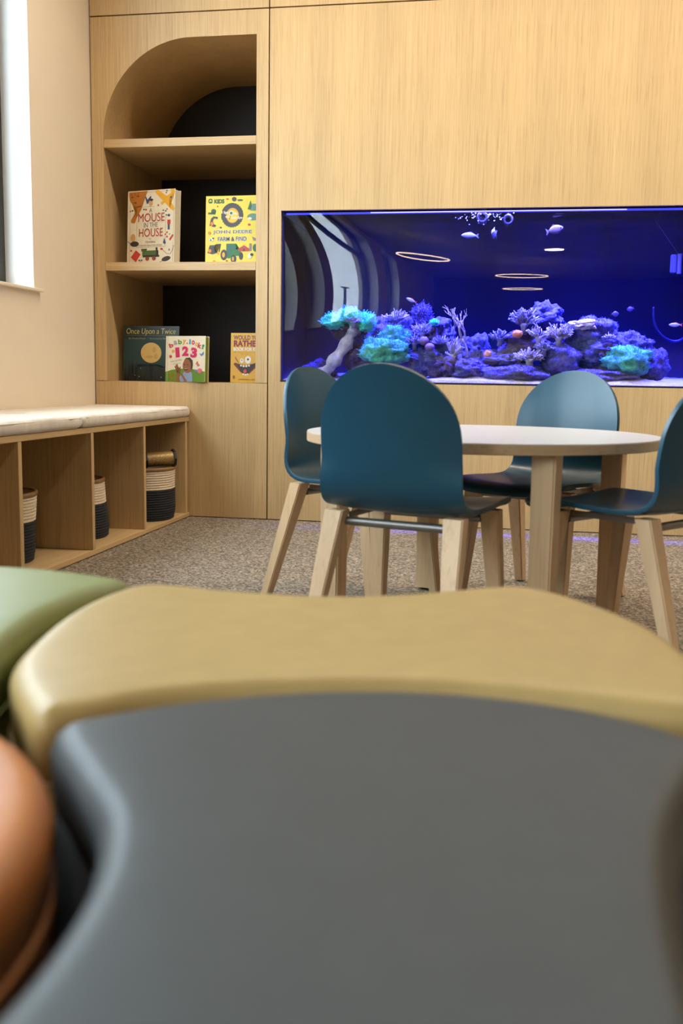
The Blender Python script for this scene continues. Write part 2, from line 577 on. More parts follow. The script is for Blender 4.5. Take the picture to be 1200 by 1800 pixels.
for z0, z1 in ((1.703, 1.740), (1.149, 1.187)):
    box('shelf_end', OX1 - 0.001, IX1 - 0.001, T + 0.001, DEP, z0, z1, M['oak_x'], bc)

# ------------------------------------------------------------------ storage bench
XB = 0.468
YE = -3.3
be = empty('storage_bench', (0, 0, 0), 0, 'low oak storage bench with open cubbies under the window', 'bench')
box('bottom_board', 0.002, XB, YE, -0.003, 0.003, 0.022, M['oak_y'], be, 0.001)
box('top_board', 0.002, XB, YE, -0.003, 0.455, 0.475, M['oak_y'], be, 0.001)
box('back_board', 0.002, 0.012, YE, -0.003, 0.0225, 0.4545, M['oak_z'], be)
for yc in (-0.040, -0.571, -1.089, -1.630, -2.17, -2.71, -3.24):
    box('divider', 0.013, XB - 0.0005, yc - 0.0115, yc + 0.0115, 0.0225, 0.4545, M['oak_z'], be, 0.001)


def cushion(name, y0, y1, label):
    bm = bmesh.new()
    x0, x1, z0, z1 = 0.004, XB + 0.012, 0.4755, 0.524
    nx, ny, r = 14, 60, 0.020
    prof = []
    # rounded cross-section in x,z
    for cx, cz, a0 in ((x0 + r, z0 + r, 180), (x1 - r, z0 + r, 270), (x1 - r, z1 - r, 0), (x0 + r, z1 - r, 90)):
        for k in range(6):
            a = math.radians(a0 + 90 * k / 5)
            prof.append((cx + r * math.cos(a), cz + r * math.sin(a)))
    rings = []
    for i in range(ny + 1):
        t = i / ny
        y = y0 + (y1 - y0) * t
        e = min(t, 1 - t) * abs(y1 - y0)
        s = 1.0 if e > 0.03 else 0.80 + 0.20 * math.sqrt(max(0, 1 - (1 - e / 0.03) ** 2))
        ring = []
        for (x, z) in prof:
            cx, cz = (x0 + x1) / 2, (z0 + z1) / 2
            k = noise.noise(Vector((x * 4, y * 5, z * 9))) * 0.004 + noise.noise(Vector((x * 14, y * 22, z * 16))) * 0.0018
            zz = cz + (z - cz) * s
            xx = x
            if x > cx:
                xx = x + k + (0.006 * (s - 1) * 5)
            if z > cz:
                zz += k + 0.004 * math.sin(PI * min(1, max(0, (x - x0) / (x1 - x0))))
            ring.append((xx, y, max(zz, z0)))
        rings.append(ring)
    add_loft(bm, rings)
    o = mobj(name, bm, M['cushion'], None, True)
    bm = bmesh.new()
    add_tube(bm, [(x1 - 0.004 + noise.noise(Vector((3, y * 9, 1))) * 0.002, y, z1 - 0.012) for y in [y0 - 0.02 + (y1 - y0 + 0.04) * k / 50 for k in range(51)]], 0.0028, 6)
    mobj('piping', bm, M['cushion'], o, True)
    return tag(o, label, 'cushion', 'bench cushions')


cushion('bench_cushion', -0.006, -1.178, 'pale fabric bench cushion against the oak panelled corner')
cushion('bench_cushion', -1.184, -3.25, 'pale fabric bench cushion nearer the camera, cut by the frame edge')


# ------------------------------------------------------------------ rope baskets
def basket(x, y, r, h, label, lean=0.0, seed=0, taper=1.0):
    root = empty('rope_basket', (x, y, 0.0225), 0.15 * seed, label, 'basket', 'rope baskets in the bench cubbies')
    n = 56
    nr = 22
    dz = h / nr
    split = int(nr * 0.60)

    def ring(rr, z):
        s = 1 + (taper - 1) * z / h
        return [((rr * s) * math.copysign(abs(math.cos(a)) ** 0.86, math.cos(a)) + lean * (z / h) ** 1.5,
                 (rr * s) * math.copysign(abs(math.sin(a)) ** 0.86, math.sin(a)) + lean * 0.3 * (z / h), z)
                for a in [2 * PI * k / n for k in range(n)]]

    def rad(z):
        t = z / h
        return r * (0.955 + 0.045 * min(1, t * 6)) * (1 + 0.012 * math.sin(t * 5 + seed))
    for nme, i0, i1, mt in (('lower_body', 0, split, M['rope_navy']), ('upper_band', split, nr, M['rope_white'])):
        bm = bmesh.new()
        rings = []
        for i in range(i0, i1):
            z = i * dz
            for q, d in ((0.04, 0.0), (0.3, 0.0035), (0.6, 0.0038), (0.92, 0.0008)):
                rings.append(ring(rad(z) - 0.004 + d, z + q * dz))
        inner = [ring(rad(z) - 0.012, z) for z in (i1 * dz, i0 * dz + 0.004)]
        add_loft(bm, rings + inner, cap0=(i0 == 0), cap1=(i0 == 0))
        mobj(nme, bm, mt, root, True, 80)
    bm = bmesh.new()
    rings = [ring(rad(h) + d, h + z) for d, z in ((0.000, -0.009), (0.002, -0.006), (0.002, 0.003), (-0.001, 0.006), (-0.007, 0.006), (-0.011, 0.002), (-0.011, -0.010))]
    add_loft(bm, rings, cap0=False, cap1=False)
    mobj('leather_rim', bm, M['leather'], root, True, 60)
    return root


basket(0.316, -0.240, 0.154, 0.232, 'navy and cream rope basket holding a patterned roll, nearest the panelled wall', 0.0, 1, 1.02)
basket(0.245, -0.80, 0.148, 0.228, 'navy and cream rope basket leaning back in the middle cubby', -0.012, 2, 0.95)
basket(0.225, -1.375, 0.140, 0.236, 'navy and cream rope basket in the cubby nearest the green ottoman', 0.004, 3, 1.02)

# patterned roll lying in the basket
rt = empty('rattle_drum', (0.414, -0.262, 0.294), 0, 'gold speckled roll with black octagonal ends lying in the rope basket', 'toy')
axis = Vector((0.80, 0.60, 0.05)).normalized()
rt.rotation_euler = axis.to_track_quat('Z', 'Y').to_euler()
gold = plain('gold_speckle', (0.36, 0.235, 0.085), 0.45, 0.75, 260, metal=0.3)
capm = plain('black_card', (0.008, 0.008, 0.010), 0.5)
bm = bmesh.new()
add_tube(bm, [(0, 0, -0.060), (0, 0, 0.062)], 0.032, 28)
mobj('barrel', bm, gold, rt, True, 40)
for z0, z1 in ((-0.070, -0.060), (0.062, 0.072)):
    bm = bmesh.new()
    add_tube(bm, [(0, 0, z0), (0, 0, z1)], 0.041, 8)
    c = mobj('end_cap', bm, capm, rt)
    if z0 < 0:
        bm = bmesh.new()
        random.seed(5)
        for k in range(14):
            a, rr = random.uniform(0, 2 * PI), random.uniform(0.005, 0.030)
            q = random.uniform(0.002, 0.006)
            add_tube(bm, [(rr * math.cos(a), rr * math.sin(a), z0 - 0.0006), (rr * math.cos(a), rr * math.sin(a), z0)], q, 6)
        mobj('gold_spots', bm, ink((214, 160, 20)), c)


# ------------------------------------------------------------------ table
TCX, TCY, TR, TZ = 1.894, -1.745, 0.478, 0.524
tb = empty('round_table', (TCX, TCY, 0), math.radians(24.5), 'low round table with white top and square beech legs', 'table')


def disc(name, r, z0, z1, mat, parent, bev=0.0015):
    bm = bmesh.new()
    n = 96
    rings = [[(rr * math.cos(2 * PI * k / n), rr * math.sin(2 * PI * k / n), z) for k in range(n)]
             for rr, z in ((r - bev, z0), (r, z0 + bev), (r, z1 - bev), (r - bev, z1))]
    add_loft(bm, rings)
    return mobj(name, bm, mat, parent, True, 25)


disc('edge_band', TR, TZ - 0.0265, TZ - 0.0016, M['birch_edge'], tb)
disc('table_top', TR - 0.0008, TZ - 0.0016, TZ, M['white_lam'], tb, 0.0004)


def add_tapered(bm, p0, w0, d0, p1, w1, d1, bev=0.003):
    """prism from (bottom) p0 with size w0 x d0 to (top) p1"""
    vs = []
    for p, w, d in ((p0, w0, d0), (p1, w1, d1)):
        vs.append([bm.verts.new((p[0] + sx * w / 2, p[1] + sy * d / 2, p[2])) for sx, sy in ((-1, -1), (1, -1), (1, 1), (-1, 1))])
    a, b = vs
    fs = [bm.faces.new(a[::-1]), bm.faces.new(b)]
    for k in range(4):
        fs.append(bm.faces.new((a[k], a[(k + 1) % 4], b[(k + 1) % 4], b[k])))
    es = [e for e in {e for f in fs for e in f.edges} if abs(e.verts[0].co.z - e.verts[1].co.z) > 0.02]
    bmesh.ops.bevel(bm, geom=es, offset=bev, segments=2, affect='EDGES')


LR = 0.425 / math.sqrt(2)
for k in range(4):
    a = math.radians(135 - 90 * k)
    sx, sy = math.copysign(1, math.cos(a)), math.copysign(1, math.sin(a))
    # square of legs turned by 45 degrees against the radial direction
    bm = bmesh.new()
    add_tapered(bm, (0, 0, 0.008), 0.052, 0.052, (0, 0, TZ - 0.027), 0.059, 0.059, 0.004)
    l = mobj('leg', bm, M['beech'], tb, True, 40)
    ang = math.radians(90 + 90 * k)
    l.location = (0.412 * math.cos(ang), 0.412 * math.sin(ang), 0)
    l.rotation_euler = (0, 0, PI / 4)
    bm = bmesh.new()
    add_tube(bm, [(0, 0, 0.0005), (0, 0, 0.008)], 0.016, 16)
    mobj('glide', bm, M['rubber'], l)


# ------------------------------------------------------------------ chairs
def make_chair():
    root = empty('shell_chair')
    prof = spline([Vector((0, y, z)) for y, z in ((0.222, 0.340), (0.214, 0.360), (0.175, 0.3705), (0.09, 0.3700), (0.0, 0.366), (-0.07, 0.3645), (-0.115, 0.3700), (-0.147, 0.388), (-0.166, 0.418),
                                                    (-0.176, 0.462), (-0.184, 0.52), (-0.194, 0.58), (-0.208, 0.64), (-0.226, 0.702))], 8, False)
    # arclength
    S = [0.0]
    for a, b in zip(prof, prof[1:]):
        S.append(S[-1] + (b - a).length)
    Lt = S[-1]
    RT = 0.185  # height of the rounded top
    keyw = [(0.0, 0.172), (0.10, 0.182), (0.28, 0.188), (0.40, 0.186), (0.47, 0.182), (0.58, 0.176), (0.70, 0.171), (1.0, 0.171)]

    def width(s):
        t = min(1.0, s / Lt)
        for (a, wa), (b, wb) in zip(keyw, keyw[1:]):
            if t <= b:
                w = wa + (wb - wa) * (t - a) / (b - a)
                break
        if s > Lt - RT:
            q = (s - (Lt - RT)) / RT
            w *= math.sqrt(max(0.0, 1 - q ** 2.25))
        if s < 0.06:
            q = (0.06 - s) / 0.06
            w -= 0.055 * (1 - math.sqrt(max(0.0, 1 - q * q)))
        return max(w, 0.0015)
    # samples along the profile, dense at both ends
    ss = [Lt * k / 46 for k in range(40)]
    ss = [s for s in ss if 0.062 < s < Lt - RT]
    ss = [0.06 * (1 - math.cos(PI / 2 * k / 6)) for k in range(7)] + ss + [Lt - RT + RT * math.sin(PI / 2 * k / 16) for k in range(0, 17)]
    nu = 20
    bm = bmesh.new()
    rows = []
    for s in ss:
        j = 0
        while j < len(S) - 2 and S[j + 1] < s:
            j += 1
        f = (s - S[j]) / max(1e-9, S[j + 1] - S[j])
        p = prof[j].lerp(prof[j + 1], min(1, max(0, f)))
        w = width(s)
        back = min(1.0, max(0.0, (p.z - 0.38) / 0.10))
        row = []
        for k in range(nu + 1):
            u = -1 + 2 * k / nu
            x = w * math.sin(u * PI / 2)
            q = x / 0.18
            row.append(bm.verts.new((x, p.y + 0.030 * back * q * q, p.z + 0.010 * (1 - back) * q * q)))
        rows.append(row)
    for a, b in zip(rows, rows[1:]):
        for k in range(nu):
            bm.faces.new((a[k], a[k + 1], b[k + 1], b[k]))
    bmesh.ops.remove_doubles(bm, verts=bm.verts[:], dist=0.0004)
    bmesh.ops.recalc_face_normals(bm, faces=bm.faces[:])
    bm.faces.ensure_lookup_table()
    # make sure that the surface normal points up on the seat
    fseat = min(bm.faces, key=lambda f: (f.calc_center_median() - Vector((0, 0, 0.366))).length)
    if fseat.normal.z < 0:
        bmesh.ops.reverse_faces(bm, faces=bm.faces[:])
    me = bpy.data.meshes.new('seat_shell')
    bm.to_mesh(me)
    bm.free()
    me.materials.append(M['blue_shell'])
    for p in me.polygons:
        p.use_smooth = True
    sh = link(bpy.data.objects.new('seat_shell', me), root)
    so = sh.modifiers.new('thick', 'SOLIDIFY')
    so.thickness = 0.012
    so.offset = -1
    so.use_even_offset = True
    bv = sh.modifiers.new('edge', 'BEVEL')
    bv.width = 0.0035
    bv.segments = 2
    bv.limit_method = 'ANGLE'
    bv.angle_limit = math.radians(50)
    for sx in (-1, 1):
        bm = bmesh.new()
        add_tapered(bm, (sx * 0.176, -0.236, 0.004), 0.029, 0.028, (sx * 0.150, -0.128, 0.357), 0.048, 0.042)
        l = mobj('leg', bm, M['beech'], root, True, 40)
        bm = bmesh.new()
        add_tube(bm, [(sx * 0.176, -0.236, 0.0004), (sx * 0.176, -0.236, 0.004)], 0.011, 10)
        mobj('glide', bm, M['rubber'], l)
        bm = bmesh.new()
        add_tapered(bm, (sx * 0.168, 0.158, 0.004), 0.029, 0.028, (sx * 0.150, 0.118, 0.352), 0.048, 0.042)
        l = mobj('leg', bm, M['beech'], root, True, 40)
        bm = bmesh.new()
        add_tube(bm, [(sx * 0.168, 0.158, 0.0004), (sx * 0.168, 0.158, 0.004)], 0.011, 10)
        mobj('glide', bm, M['rubber'], l)
        # flat steel side rail
        bm = bmesh.new()
        add_box(bm, sx * 0.125 - 0.003, sx * 0.125 + 0.003, -0.11, 0.10, 0.338, 0.352)
        mobj('side_rail', bm, M['steel'], root)
    for y in (-0.118, 0.105):
        bm = bmesh.new()
        add_tube(bm, [(-0.13, y, 0.330), (0.13, y, 0.330)], 0.0105, 12)
        mobj('crossbar', bm, M['steel'], root, True, 40)
    return root


def copy_tree(o, parent=None):
    c = o.copy()
    COL.objects.link(c)
    c.parent = parent
    for ch in o.children:
        copy_tree(ch, c)
    return c


CH = [(1.758, -2.118, -17.0, 'teal blue shell chair with its back to the camera, in front of the table'),
      (2.061, -1.455, 151.0, 'teal blue shell chair behind the table, facing the camera below the aquarium'),
      (1.545, -1.560, -117.0, 'teal blue shell chair half hidden at the bookcase side of the table'),
      (2.286, -1.962, 52.0, 'teal blue shell chair cut off by the frame edge, seen from its side')]
proto = make_chair()
for i, (x, y, a, lab) in enumerate(CH):
    c = proto if i == 0 else copy_tree(proto)
    c.location = (x, y, 0)
    c.rotation_euler = (0, 0, math.radians(a))
    tag(c, lab, 'chair', 'shell chairs around the round table')


# ------------------------------------------------------------------ ottomans
OT = 0.41


def ottoman(name, outline, mat, label, top=OT, n=6, welt=True):
    pts = [Vector((x, y)) for x, y in outline]
    c = sum(pts, Vector((0, 0))) / len(pts)
    P = spline([Vector((p.x - c.x, p.y - c.y, 0)) for p in pts], n)
    area2 = sum(P[k].x * P[(k + 1) % len(P)].y - P[(k + 1) % len(P)].x * P[k].y for k in range(len(P)))
    if area2 < 0:
        P = P[::-1]
    m = len(P)
    nrm = []
    for k in range(m):
        d = P[(k + 1) % m] - P[k - 1]
        nrm.append(Vector((d.y, -d.x, 0)).normalized())
    for _ in range(3):
        nrm = [(nrm[k - 1] + nrm[k] * 2 + nrm[(k + 1) % m]).normalized() for k in range(m)]

    def ring(ins, z):
        return [(P[k].x - nrm[k].x * ins, P[k].y - nrm[k].y * ins, z) for k in range(m)]
    root = empty(name, (c.x, c.y, 0), 0, label, 'ottoman', 'modular vinyl ottomans')
    R = 0.020
    zs = top - 0.062
    bm = bmesh.new()
    add_loft(bm, [ring(0.006, 0.030), ring(0.002, 0.036), ring(0.001, 0.20), ring(0.002, zs - 0.004), ring(0.006, zs)])
    mobj('upholstered_side', bm, mat, root, True, 50)
    bm = bmesh.new()
    zr = top - R - 0.0015
    vr = add_loft(bm, [ring(0.006, zs + 0.0004), ring(0.001, zs + 0.005), ring(0, zr)], cap0=False, cap1=False)
    # crowned top: rings following the outline, then a grid, height from the distance to the outline
    B = np.array([(p_.x, p_.y) for p_ in P])
    B2 = np.roll(B, -1, axis=0)

    def dist(q):
        d_ = B2 - B
        t_ = np.clip(((q[:, None, :] - B[None]) * d_[None]).sum(2) / (d_ * d_).sum(1)[None], 0, 1)
        return np.sqrt((((B[None] + t_[..., None] * d_[None]) - q[:, None, :]) ** 2).sum(2)).min(1)
    cand = []
    for k in range(1, 8):
        ins = R * (1 - math.cos(PI / 2 * k / 7))
        q = np.array([r_[:2] for r_ in ring(ins, 0)])
        cand += [tuple(a_) for a_, d_ in zip(q, dist(q)) if d_ > ins * 0.93]
    lo, hi = B.min(0), B.max(0)
    gx, gy = np.meshgrid(np.arange(lo[0], hi[0], 0.014), np.arange(lo[1], hi[1], 0.014))
    q = np.stack([gx.ravel(), gy.ravel()], 1)
    # inside test by winding
    x_, y_ = q[:, 0][:, None], q[:, 1][:, None]
    cr = ((B[None, :, 1] > y_) != (B2[None, :, 1] > y_)) & (x_ < (B2[None, :, 0] - B[None, :, 0]) * (y_ - B[None, :, 1]) / (B2[None, :, 1] - B[None, :, 1] + 1e-12) + B[None, :, 0])
    q = q[cr.sum(1) % 2 == 1]
    q = q[dist(q) > R + 0.005]
    allp = [Vector((a_[0], a_[1])) for a_ in B] + [Vector(c_) for c_ in cand] + [Vector((a_[0], a_[1])) for a_ in q]
    vo, eo, fo, ov, _e, _f = delaunay_2d_cdt(allp, [(k, (k + 1) % m) for k in range(m)], [], 1, 1e-6)
    dd = dist(np.array([(v_.x, v_.y) for v_ in vo]))
    nv = []
    for v_, orig, d_ in zip(vo, ov, dd):
        if any(o_ < m for o_ in orig):
            nv.append(vr[-1][[o_ for o_ in orig if o_ < m][0]])
        else:
            h_ = math.sqrt(max(0.0, R * R - (R - d_) ** 2)) if d_ < R else R
            nv.append(bm.verts.new((v_.x, v_.y, zr + h_ + 0.0015 * (1 - math.exp(-max(0, d_ - R * 0.5) / 0.03)))))
    for f_ in fo:
        try:
            bm.faces.new([nv[k] for k in f_])
        except ValueError:
            pass
    mobj('seat_top', bm, mat, root, True, 60)
    bm = bmesh.new()
    q = ring(0.0005, zs) if welt else ring(0.012, zs)
    add_loft(bm, [[(q[k][0] + nrm[k].x * 0.0022 * math.cos(a), q[k][1] + nrm[k].y * 0.0022 * math.cos(a), zs + 0.0022 * math.sin(a)) for k in range(m)]
                  for a in [2 * PI * j / 6 for j in range(7)]], cap0=False, cap1=False)
    mobj('seam_welt', bm, mat, root, True)
    bm = bmesh.new()
    add_loft(bm, [ring(0.03, 0.001), ring(0.03, 0.0296)])
    mobj('plinth', bm, M['rubber'], root)
    return root


ottoman('wave_ottoman', [(1.548, -3.338), (1.60, -3.340), (1.653, -3.351), (1.766, -3.353), (1.858, -3.322), (1.958, -3.255), (2.008, -3.239), (2.062, -3.277), (2.115, -3.356), (2.149, -3.431),
                         (2.168, -3.520), (2.176, -3.600), (2.168, -3.680), (2.138, -3.703), (2.040, -3.687), (1.950, -3.680), (1.869, -3.690), (1.765, -3.723), (1.700, -3.763), (1.665, -3.803), (1.636, -3.822),
                         (1.602, -3.786), (1.566, -3.735), (1.543, -3.686), (1.524, -3.605), (1.511, -3.520), (1.509, -3.438), (1.521, -3.366)],
        M['vinyl_yellow'], 'mustard wave shaped vinyl ottoman between the grey ottoman and the table')
ottoman('waisted_ottoman', [(1.660, -3.845), (1.694, -3.797), (1.769, -3.743), (1.857, -3.707), (1.95, -3.694), (2.042, -3.708), (2.11, -3.741), (2.142, -3.783), (2.120, -3.849), (2.098, -3.920), (2.086, -4.000),
                            (2.082, -4.080), (2.085, -4.160), (2.10, -4.250), (2.13, -4.330), (2.165, -4.400), (2.13, -4.440), (2.03, -4.470), (1.93, -4.478), (1.83, -4.470), (1.74, -4.440), (1.705, -4.400), (1.745, -4.320),
                            (1.775, -4.240), (1.787, -4.154), (1.785, -4.090), (1.775, -4.035), (1.751, -3.975), (1.708, -3.918)],
        M['vinyl_grey'], 'large slate grey vinyl ottoman with pinched waist, filling the lower frame', welt=False)
ottoman('round_ottoman', [(1.485 + 0.255 * math.cos(2 * PI * k / 24), -4.070 + 0.255 * math.sin(2 * PI * k / 24)) for k in range(24)],
        M['vinyl_orange'], 'round burnt orange vinyl ottoman beside the grey one', n=4)
ottoman('crescent_ottoman', [(1.515, -3.342), (1.500, -3.390), (1.493, -3.460), (1.495, -3.530), (1.508, -3.610), (1.526, -3.690), (1.552, -3.750), (1.588, -3.802), (1.585, -3.822), (1.54, -3.800), (1.485, -3.795), (1.42, -3.803),
                             (1.35, -3.832), (1.29, -3.872), (1.25, -3.885), (1.18, -3.820), (1.12, -3.700), (1.10, -3.560), (1.125, -3.390), (1.19, -3.305), (1.31, -3.278), (1.40, -3.286), (1.47, -3.306), (1.508, -3.324)],
        M['vinyl_green'], 'sage green vinyl ottoman curving around the mustard one')

# ------------------------------------------------------------------ aquarium
AQ_Y0, AQ_D = 0.036, 0.50
AQ_Y1 = AQ_Y0 + AQ_D
aq = empty('aquarium', (0, 0, 0), 0, 'long reef aquarium set into the oak wall, lit blue', 'aquarium')
M['aq_back'] = plain('aquarium_back_film', (0.002, 0.0025, 0.009), 0.35, 0.25, 3)
M['aq_rim'] = plain('aquarium_blue_lit_edge', (0.02, 0.03, 0.30), 0.3, 0.1, 20)  # blue lamplight on the tank edges, put into their colour
M['aq_black'] = plain('aquarium_black_trim', (0.006, 0.006, 0.010), 0.4)
BOW = 0.026


def bow(x, z):
    u = (x - TX0) / (TX1 - TX0)
    v = (z - TZ0) / (TZ1 - TZ0)
    return -BOW * math.sin(PI * u) * (1 - (2 * v - 1) ** 2)


bm = bmesh.new()
nx, nz = 90, 40
for dy in (0.0, 0.010):
    gr = [[bm.verts.new((TX0 + 0.001 + (TX1 - TX0 - 0.002) * i / nx, AQ_Y0 + dy + bow(TX0 + (TX1 - TX0) * i / nx, TZ0 + (TZ1 - TZ0) * j / nz),
                         TZ0 + 0.008 + (TZ1 - TZ0 - 0.012) * j / nz)) for i in range(nx + 1)] for j in range(nz + 1)]
    for j in range(nz):
        for i in range(nx):
            q = (gr[j][i], gr[j][i + 1], gr[j + 1][i + 1], gr[j + 1][i])
            bm.faces.new(q if dy == 0 else q[::-1]).material_index = 0 if dy == 0 else 1
me = bpy.data.meshes.new('front_panel')
bm.to_mesh(me)
bm.free()
me.materials.append(M['acrylic'])
me.materials.append(M['clear'])
for p in me.polygons:
    p.use_smooth = True
link(bpy.data.objects.new('front_panel', me), aq)
box('back_panel', TX0 - 0.02, TX1 + 0.02, AQ_Y1, AQ_Y1 + 0.012, TZ0 - 0.02, TZ1 + 0.10, M['aq_back'], aq)
for x0 in (TX0 - 0.014, TX1 + 0.002):
    box('side_panel', x0, x0 + 0.012, T + 0.001, AQ_Y1 - 0.001, TZ0 - 0.02, TZ1 + 0.10, M['aq_back'], aq)
box('bottom_panel', TX0 - 0.001, TX1 + 0.001, T + 0.001, AQ_Y1 - 0.001, TZ0 - 0.02, TZ0 + 0.0005, M['aq_black'], aq)
box('bottom_trim', TX0, TX1, 0.004, 0.034, TZ0 + 0.0006, TZ0 + 0.008, M['aq_black'], aq)
for x0 in (TX0 + 0.0005,):
    box('lit_edge', x0, x0 + 0.006, 0.022, 0.040, TZ0 + 0.009, TZ1 - 0.001, M['aq_rim'], aq)
    box('lit_edge', x0, x0 + 0.005, 0.050, AQ_Y1 - 0.002, TZ1 - 0.010, TZ1 - 0.004, M['aq_rim'], aq)
# water surface, gently rippled
bm = bmesh.new()
gr = [[bm.verts.new((TX0 + 0.002 + (TX1 - TX0 - 0.004) * i / 160, AQ_Y0 + 0.016 + (AQ_D - 0.02) * j / 24,
                     1.392 + 0.004 * noise.noise(Vector((i * 0.22, j * 0.5, 2))) + 0.0025 * noise.noise(Vector((i * 0.7, j * 1.3, 7))))) for i in range(161)] for j in range(25)]
for j in range(24):
    for i in range(160):
        bm.faces.new((gr[j][i], gr[j][i + 1], gr[j + 1][i + 1], gr[j + 1][i]))
mobj('water_surface', bm, pane_mat('water_skin', 1.33, (0.85, 0.88, 1.0)), aq, True)

# the water itself: absorbs red and green, scatters a little blue
wm = bpy.data.materials.new('tank_water')
wm.use_nodes = True
_wn = wm.node_tree
_wn.nodes.remove(_wn.nodes['Principled BSDF'])
_va = _wn.nodes.new('ShaderNodeVolumeAbsorption'); _va.inputs['Color'].default_value = (0.22, 0.30, 1.0, 1); _va.inputs['Density'].default_value = 2.4
_vs = _wn.nodes.new('ShaderNodeVolumeScatter'); _vs.inputs['Color'].default_value = (0.25, 0.28, 1.0, 1); _vs.inputs['Density'].default_value = 0.010
_ad = _wn.nodes.new('ShaderNodeAddShader')
_wn.links.new(_va.outputs[0], _ad.inputs[0]); _wn.links.new(_vs.outputs[0], _ad.inputs[1])
_wn.links.new(_ad.outputs[0], _wn.nodes['Material Output'].inputs['Volume'])
box('water_body', TX0 + 0.002, TX1 - 0.002, AQ_Y0 + 0.0125, AQ_Y1 - 0.001, TZ0 + 0.002, 1.385, wm, aq)

# LED lamp over the water: a housing, plus glowing strips standing in for the lit gap above the surface
lamp = empty('aquarium_lamp', (0, 0, 0), 0, 'aquarium lamp housing with glow strips standing in for the lit gap', 'lamp')
box('housing', TX0 + 0.15, TX1 - 0.15, 0.14, 0.40, 1.485, 1.51, M['aq_black'], lamp)
box('blue_gap_glow', TX0 + 0.01, TX1 - 0.01, AQ_Y0 + 0.018, AQ_Y0 + 0.024, 1.4005, 1.4085, emis('blue_gap_glow', (0.06, 0.07, 1.0), 0.9), lamp)
box('white_gap_glow', TX0 + 0.40, 2.42, AQ_Y0 + 0.013, AQ_Y0 + 0.0175, 1.4035, 1.4068, emis('white_gap_glow', (0.55, 0.52, 1.0), 1.6), lamp)
BLUE = (0.125, 0.12, 1.0)
for x, pw_led in ((1.25, 30), (1.68, 48), (2.1, 54), (2.5, 48), (2.95, 32)):
    area('aquarium_led', (x, 0.21, 1.478), 0.40, pw_led, BLUE, (x, 0.30, 0.7), 'RECTANGLE', 0.14, 50)

# ---- reef materials
R_ = {}
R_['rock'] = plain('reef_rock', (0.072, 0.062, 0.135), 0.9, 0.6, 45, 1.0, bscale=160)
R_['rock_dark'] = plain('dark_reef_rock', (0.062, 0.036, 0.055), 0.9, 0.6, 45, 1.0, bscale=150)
R_['purple'] = plain('coralline_purple', (0.098, 0.085, 0.19), 0.9, 0.5, 55, 1.0, bscale=200)
R_['teal'] = plain('teal_polyps', (0.07, 0.90, 0.40), 0.8, 0.30, 70, 0.8, bscale=220)
R_['teal_dim'] = plain('dim_teal_polyps', (0.06, 0.42, 0.27), 0.8, 0.45, 60, 0.8, bscale=220)
R_['pale'] = plain('pale_coral', (0.50, 0.44, 0.42), 0.8, 0.2, 60, 0.3)
R_['lilac'] = plain('lilac_coral', (0.25, 0.23, 0.30), 0.8, 0.3, 60, 0.3)
R_['drift'] = plain('bleached_trunk', (0.46, 0.44, 0.36), 0.9, 0.55, 22, 1.0, bscale=60)
R_['stone'] = plain('pale_flat_stone', (0.75, 0.64, 0.55), 0.9, 0.2, 40, 0.8)
R_['orange'] = plain('orange_sponge', (0.95, 0.30, 0.05), 0.85, 0.3, 60, 0.5)
R_['ball'] = plain('mushroom_purple', (0.22, 0.13, 0.19), 0.6, 0.2, 50, 0.2)
PXM = 1750.0 / 4.62     # photo pixels per metre at the reef


def rock_bm(bm, c, r, seed, rough=0.35, sub=4, sq=1.0, flat_bottom=True):
    st = bmesh.ops.create_icosphere(bm, subdivisions=sub, radius=1.0)
    off = Vector((seed * 7.3, seed * 3.1, seed * 1.7))
    for v in st['verts']:
        d = v.co.normalized()
        k = 1 + rough * noise.fractal(d * 1.6 + off, 1.0, 2.0, 5) + 0.16 * rough * (1 - 2 * abs(noise.noise(d * 7 + off))) + 0.16 * rough * noise.noise(d * 17 + off)
        p = Vector((d.x * r[0], d.y * r[1], d.z * r[2])) * k
        v.co = Vector(c) + p


def rock(name, px, py, wpx, hpx, Y, mat, label, seed, cat='rock', rough=0.35, dep=None, sub=5, fuzz=None, group=None, fuzz_n=260, fuzz_r=0.0016, fuzz_l=0.010):
    """a reef rock or massive coral whose outline is about wpx x hpx photo pixels"""
    c = at(px, py, Y)
    r = (wpx / PXM / 2, dep or min(0.10, wpx / PXM / 2 * 0.8), hpx / PXM / 2)
    bm = bmesh.new()
    rock_bm(bm, (0, 0, 0), r, seed, rough, sub)
    o = mobj(name, bm, mat, None, True)
    o.location = c
    tag(o, label, cat, group)
    if fuzz:
        rnd = random.Random(seed)
        bm = bmesh.new()
        me = o.data
        vs = [v for v in me.vertices if v.normal.z > -0.25 and v.normal.y < 0.5]
        rnd.shuffle(vs)
        for v in vs[:int(fuzz_n * 2.2)]:
            d = (v.normal + Vector((rnd.uniform(-.4, .4), rnd.uniform(-.4, .4), rnd.uniform(-.1, .5)))).normalized()
            l = fuzz_l * rnd.uniform(0.6, 1.3)
            add_tube(bm, [v.co - d * 0.002, v.co + d * l * 0.6, v.co + d * l], [fuzz_r * 0.7, fuzz_r, fuzz_r * 0.5], 5)
        p = mobj('polyps', bm, fuzz, o, True)
        p['kind'] = 'stuff'
    return o


